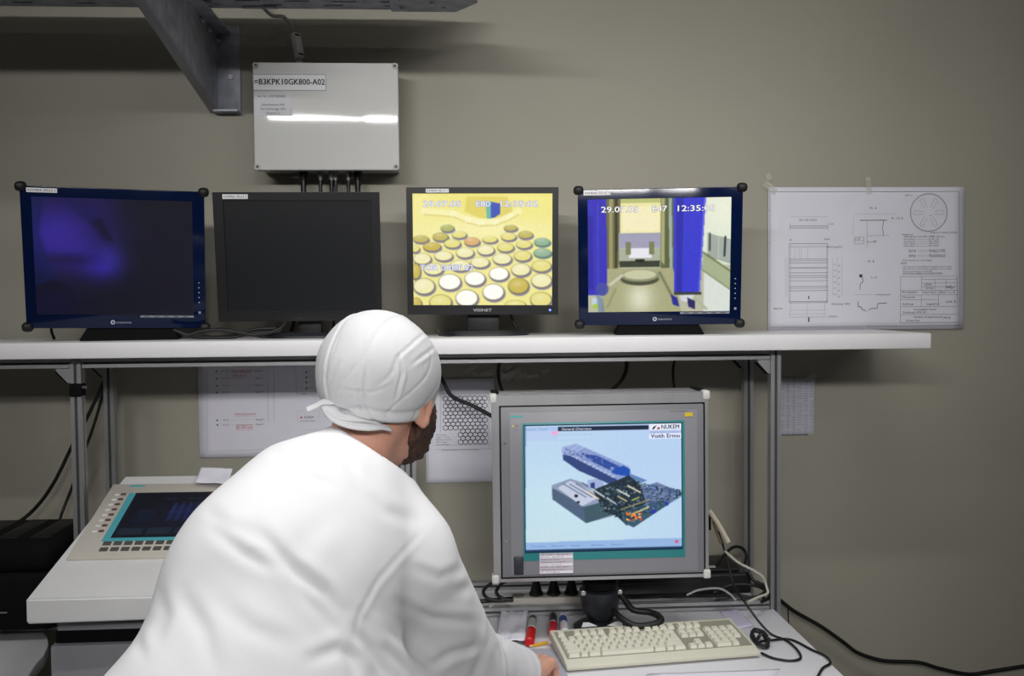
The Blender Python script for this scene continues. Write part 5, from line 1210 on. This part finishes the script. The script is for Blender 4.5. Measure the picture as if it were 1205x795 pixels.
d_ += crease(V, N_, [([(512, 383), (490, 400), (468, 420), (460, 440)], 2.2, .0018), ([(470, 418), (474, 440), (466, 470)], 2, .0035), ([(434, 405), (424, 430), (420, 470), (421, 488)], 2, .0028), ([(400, 425), (386, 450)], 2.5, .002), ([(515, 405), (498, 418), (484, 430)], 2.2, .0018), ([(398, 458), (440, 462), (462, 452)], 2, .0015), ([(380, 470), (392, 480), (420, 490), (450, 496)], 2, .002)], pj)
V = V+N_*d_[:, None]
cap = link('cap', fastmesh('cap', W2(V), Q), who, capm, 180)
def strip(pts, w0, w1, name): MB().tube([W2(p) for p in pts], lambda t: w0+(w1-w0)*t, 10, flat=.35, up=(0, -.5, 1), sub=6).build(name, capm, cap, 180)
dd = 1.545
strip([P(398, 472, 1.535), P(390, 473, 1.53), P(380, 473, 1.53), P(370, 478, 1.53), P(361, 482, 1.53)], .0075, .0075, 'tie_end')
strip([P(386, 474, 1.535), P(395, 489, 1.52), P(411, 498, 1.51), P(432, 502, 1.51), P(448, 502, 1.52), P(459, 504.5, 1.53)], .015, .0075, 'tie_end')
strip([P(383, 470, 1.54), P(390, 482, 1.525), P(402, 490, 1.515), P(424, 493, 1.515), P(446, 495, 1.53), P(470, 488, 1.55)], .011, .006, 'tie_band')

# coat
f = Field((-.74, -1.98, .52), (.27, -.86, 1.47), .0052)
chest = (shR+shL)/2+np.array([-.02, .012, .012]); RT = Rz(math.atan2(shR[1]-shL[1], shR[0]-shL[0]))
mid = np.array([-.258, -1.50, 1.12])
f.add(f.ell(np.array([-.290, -1.60, .94]), (.222, .150, .21), RT), .02)
f.add(f.ell(mid+np.array([.008, 0, 0]), (.172, .145, .19), RT), .07)
f.add(f.ell(chest, (.150, .126, .138), RT), .07)
f.add(f.cone(chest+np.array([-.01, -.01, .06]), P(415, 541, 1.555), .10, .060), .05)
f.add(f.cone(shL+np.array([.02, 0, 0.01]), C7+np.array([-.02, 0, -.03]), .075, .05), .06); f.add(f.cone(P(467, 641, 1.53), P(439, 571, 1.56), .077, .045), .04)
f.add(f.cone(shR, elR, .093, .094), .035); f.add(f.cone(elR+np.array([-.05, -.03, -.06]), mid+np.array([.10, .02, -.14]), .08, .09), .05); f.add(f.cone(elR, wrR-(wrR-elR)*.05+np.array([0, 0, .008]), .086, .048), .03)
f.add(f.cone(shL+np.array([.01, 0, 0]), elL, .064, .06), .03); f.add(f.cone(elL, wrL, .060, .044), .03)
# skirt of the coat
f.add(f.ell(np.array([-.286, -1.585, .68]), (.205, .150, .36), RT), .05)
# cut: neckline, cuffs, hem
nd = np.array([.52, .18, .75]); nd /= np.linalg.norm(nd); NC = P(437, 531, 1.56)
def plane(p, n): return ((f.X-p[0])*n[0]+(f.Y-p[1])*n[1]+(f.Z-p[2])*n[2]).astype(np.float32)
near = (np.sqrt((f.X-C7[0])**2+(f.Y-C7[1])**2+(f.Z-C7[2])**2)-.088).astype(np.float32)
f.f = np.maximum(f.f, -np.maximum(-plane(NC, nd), near))
for wr, el, hand in ((wrR, elR, 1), (wrL, elL, 1)):
    n_ = (wr-el)/np.linalg.norm(wr-el); nr = (np.sqrt((f.X-wr[0])**2+(f.Y-wr[1])**2+(f.Z-wr[2])**2)-.15).astype(np.float32)
    f.f = np.maximum(f.f, -np.maximum(-plane(wr-n_*.012, n_), nr))
    f.sub(f.cone(wr-n_*.04, wr+n_*.05, .034, .040), .004)
f.f = np.maximum(f.f, (.58-f.Z).astype(np.float32)+np.zeros_like(f.f))
V, Q = f.mesh(); V = relax(V, Q, 2); N_ = normals(V, Q); pj = proj(V)
d_ = fbm(V, 11, 21, 3)*.003+fbm(V*np.array([1, 1, .5]), 34, 23, 2)*.0016
B8 = lambda *p: [(a/2.152+100, b/2.152+480) for a, b in p]
CR_ = [(B8((430, 300), (520, 400), (600, 465), (640, 530)), 9, .011), (B8((310, 300), (400, 365), (480, 410)), 8, .007), (B8((480, 115), (560, 170), (630, 200)), 7, .007), (B8((520, 440), (600, 520), (660, 600)), 8, .006),
       (B8((870, 300), (800, 370), (740, 440), (695, 520), (680, 580)), 3, .0035), (B8((680, 555), (720, 610), (780, 690)), 7, .012), (B8((700, 520), (740, 600), (830, 680)), 7, .008), (B8((660, 600), (690, 680)), 9, .008),
       (B8((790, 490), (880, 535), (1000, 540)), 6, .007), (B8((760, 560), (860, 640), (900, 680)), 6, .006), (B8((1010, 600), (930, 620), (860, 660)), 6, .007), (B8((940, 470), (990, 440)), 7, .006), (B8((820, 400), (900, 430), (970, 400)), 6, .004),
       (B8((180, 440), (200, 520), (170, 600)), 9, .005), (B8((240, 470), (300, 560), (330, 670)), 11, .006), (B8((120, 560), (150, 640)), 8, .004), (B8((350, 500), (420, 560), (520, 600)), 12, .005), (B8((560, 640), (640, 610), (700, 640)), 8, .006),
       (B8((700, 200), (760, 260), (840, 290)), 8, .005), (B8((600, 60), (660, 110), (700, 200)), 7, .003), (B8((640, 260), (560, 330), (540, 390)), 14, .003), (B8((1080, 560), (1050, 610), (1090, 670)), 6, .005), (B8((980, 560), (1000, 620), (1000, 680)), 6, .006), (B8((300, 250), (360, 300), (440, 330)), 9, .004)]
d_ += .5*crease(V, N_, CR_, pj)
# sleeve gathers near the elbow and cuff
ax = (elR-shR)/np.linalg.norm(elR-shR); t_ = (V-elR)@ax; near_ = np.exp(-(np.linalg.norm(V-elR, axis=1)/.11)**2); d_ += near_*.0022*np.sin(t_*95+3.5*fbm(V, 16, 9, 2))
n_ = (wrR-elR)/np.linalg.norm(wrR-elR); t_ = (V-wrR)@n_; near_ = np.exp(-(np.linalg.norm(V-wrR, axis=1)/.09)**2)*(np.linalg.norm(np.cross(V-wrR, n_), axis=1) > .04); d_ += near_*.0018*np.sin(t_*110+4*fbm(V, 22, 10, 2))
V = V+N_*d_[:, None]; V = relax(V, Q, 1)
coat = link('coat', fastmesh('coat', W2(V), Q), who, coatm, 180)
MB().tube([W2(NC-nd*.004+ (np.cos(a)*np.cross(nd, [0, 0, 1])/np.linalg.norm(np.cross(nd, [0, 0, 1]))+np.sin(a)*np.cross(nd, np.cross(nd, [0, 0, 1]))/np.linalg.norm(np.cross(nd, [0, 0, 1])))*.066) for a in np.linspace(0, 2*pi, 25)], .006, 8, sub=2).build('collar', coatm, coat, 180)
# trousers and shoes
f = Field((-.62, -1.85, .06), (.04, -1.30, 1.0), .009)
f.add(f.ell(hip, (.165, .13, .13)), .02)
for s_, fy in ((-1, -1.62), (1, -1.50)):
    hj = hip+np.array([s_*.09, 0, -.04]); kn = np.array([hip[0]+s_*.11, fy+.06, .49]); an = np.array([hip[0]+s_*.12, fy-.03, .09])
    f.add(f.cone(hj, kn, .095, .075), .03); f.add(f.cone(kn, an, .075, .07), .01)
f.f = np.maximum(f.f, (.075-f.Z).astype(np.float32)+np.zeros_like(f.f)); V, Q = f.mesh(); N_ = normals(V, Q); V = V+N_*(fbm(V*np.array([1, 1, 2]), 14, 2, 2)*.004)[:, None]
link('trousers', fastmesh('trousers', W2(V), Q), who, trom, 180)
for s_, fy in ((-1, -1.62), (1, -1.50)):
    an = np.array([hip[0]+s_*.12, fy-.03, .045]); f = Field(an-np.array([.09, .12, .05]), an+np.array([.11, .24, .08]), .006)
    f.add(f.cone(an+np.array([0, -.03, 0]), an+np.array([s_*.02, .16, -.008]), .047, .042), .02); f.add(f.ell(an+np.array([0, -.01, .03]), (.045, .055, .045)), .02); f.f = np.maximum(f.f, (.012-f.Z).astype(np.float32)+np.zeros_like(f.f))
    V, Q = f.mesh(); link('shoe', fastmesh('shoe', W2(V), Q), who, mat('white_shoe', 'd9d9d9', .5), 180)
    pts = [(an[0]+.27+s_*.02*(.5+.5*math.sin(k))+.048*cos(k), an[1]+1.60+.065+.145*math.sin(k)) for k in np.linspace(0, 2*pi, 24, endpoint=False)]
    MB().prism(pts, .0, .016, 'z').build('sole', mat('grey_sole', '77777a', .7), who)
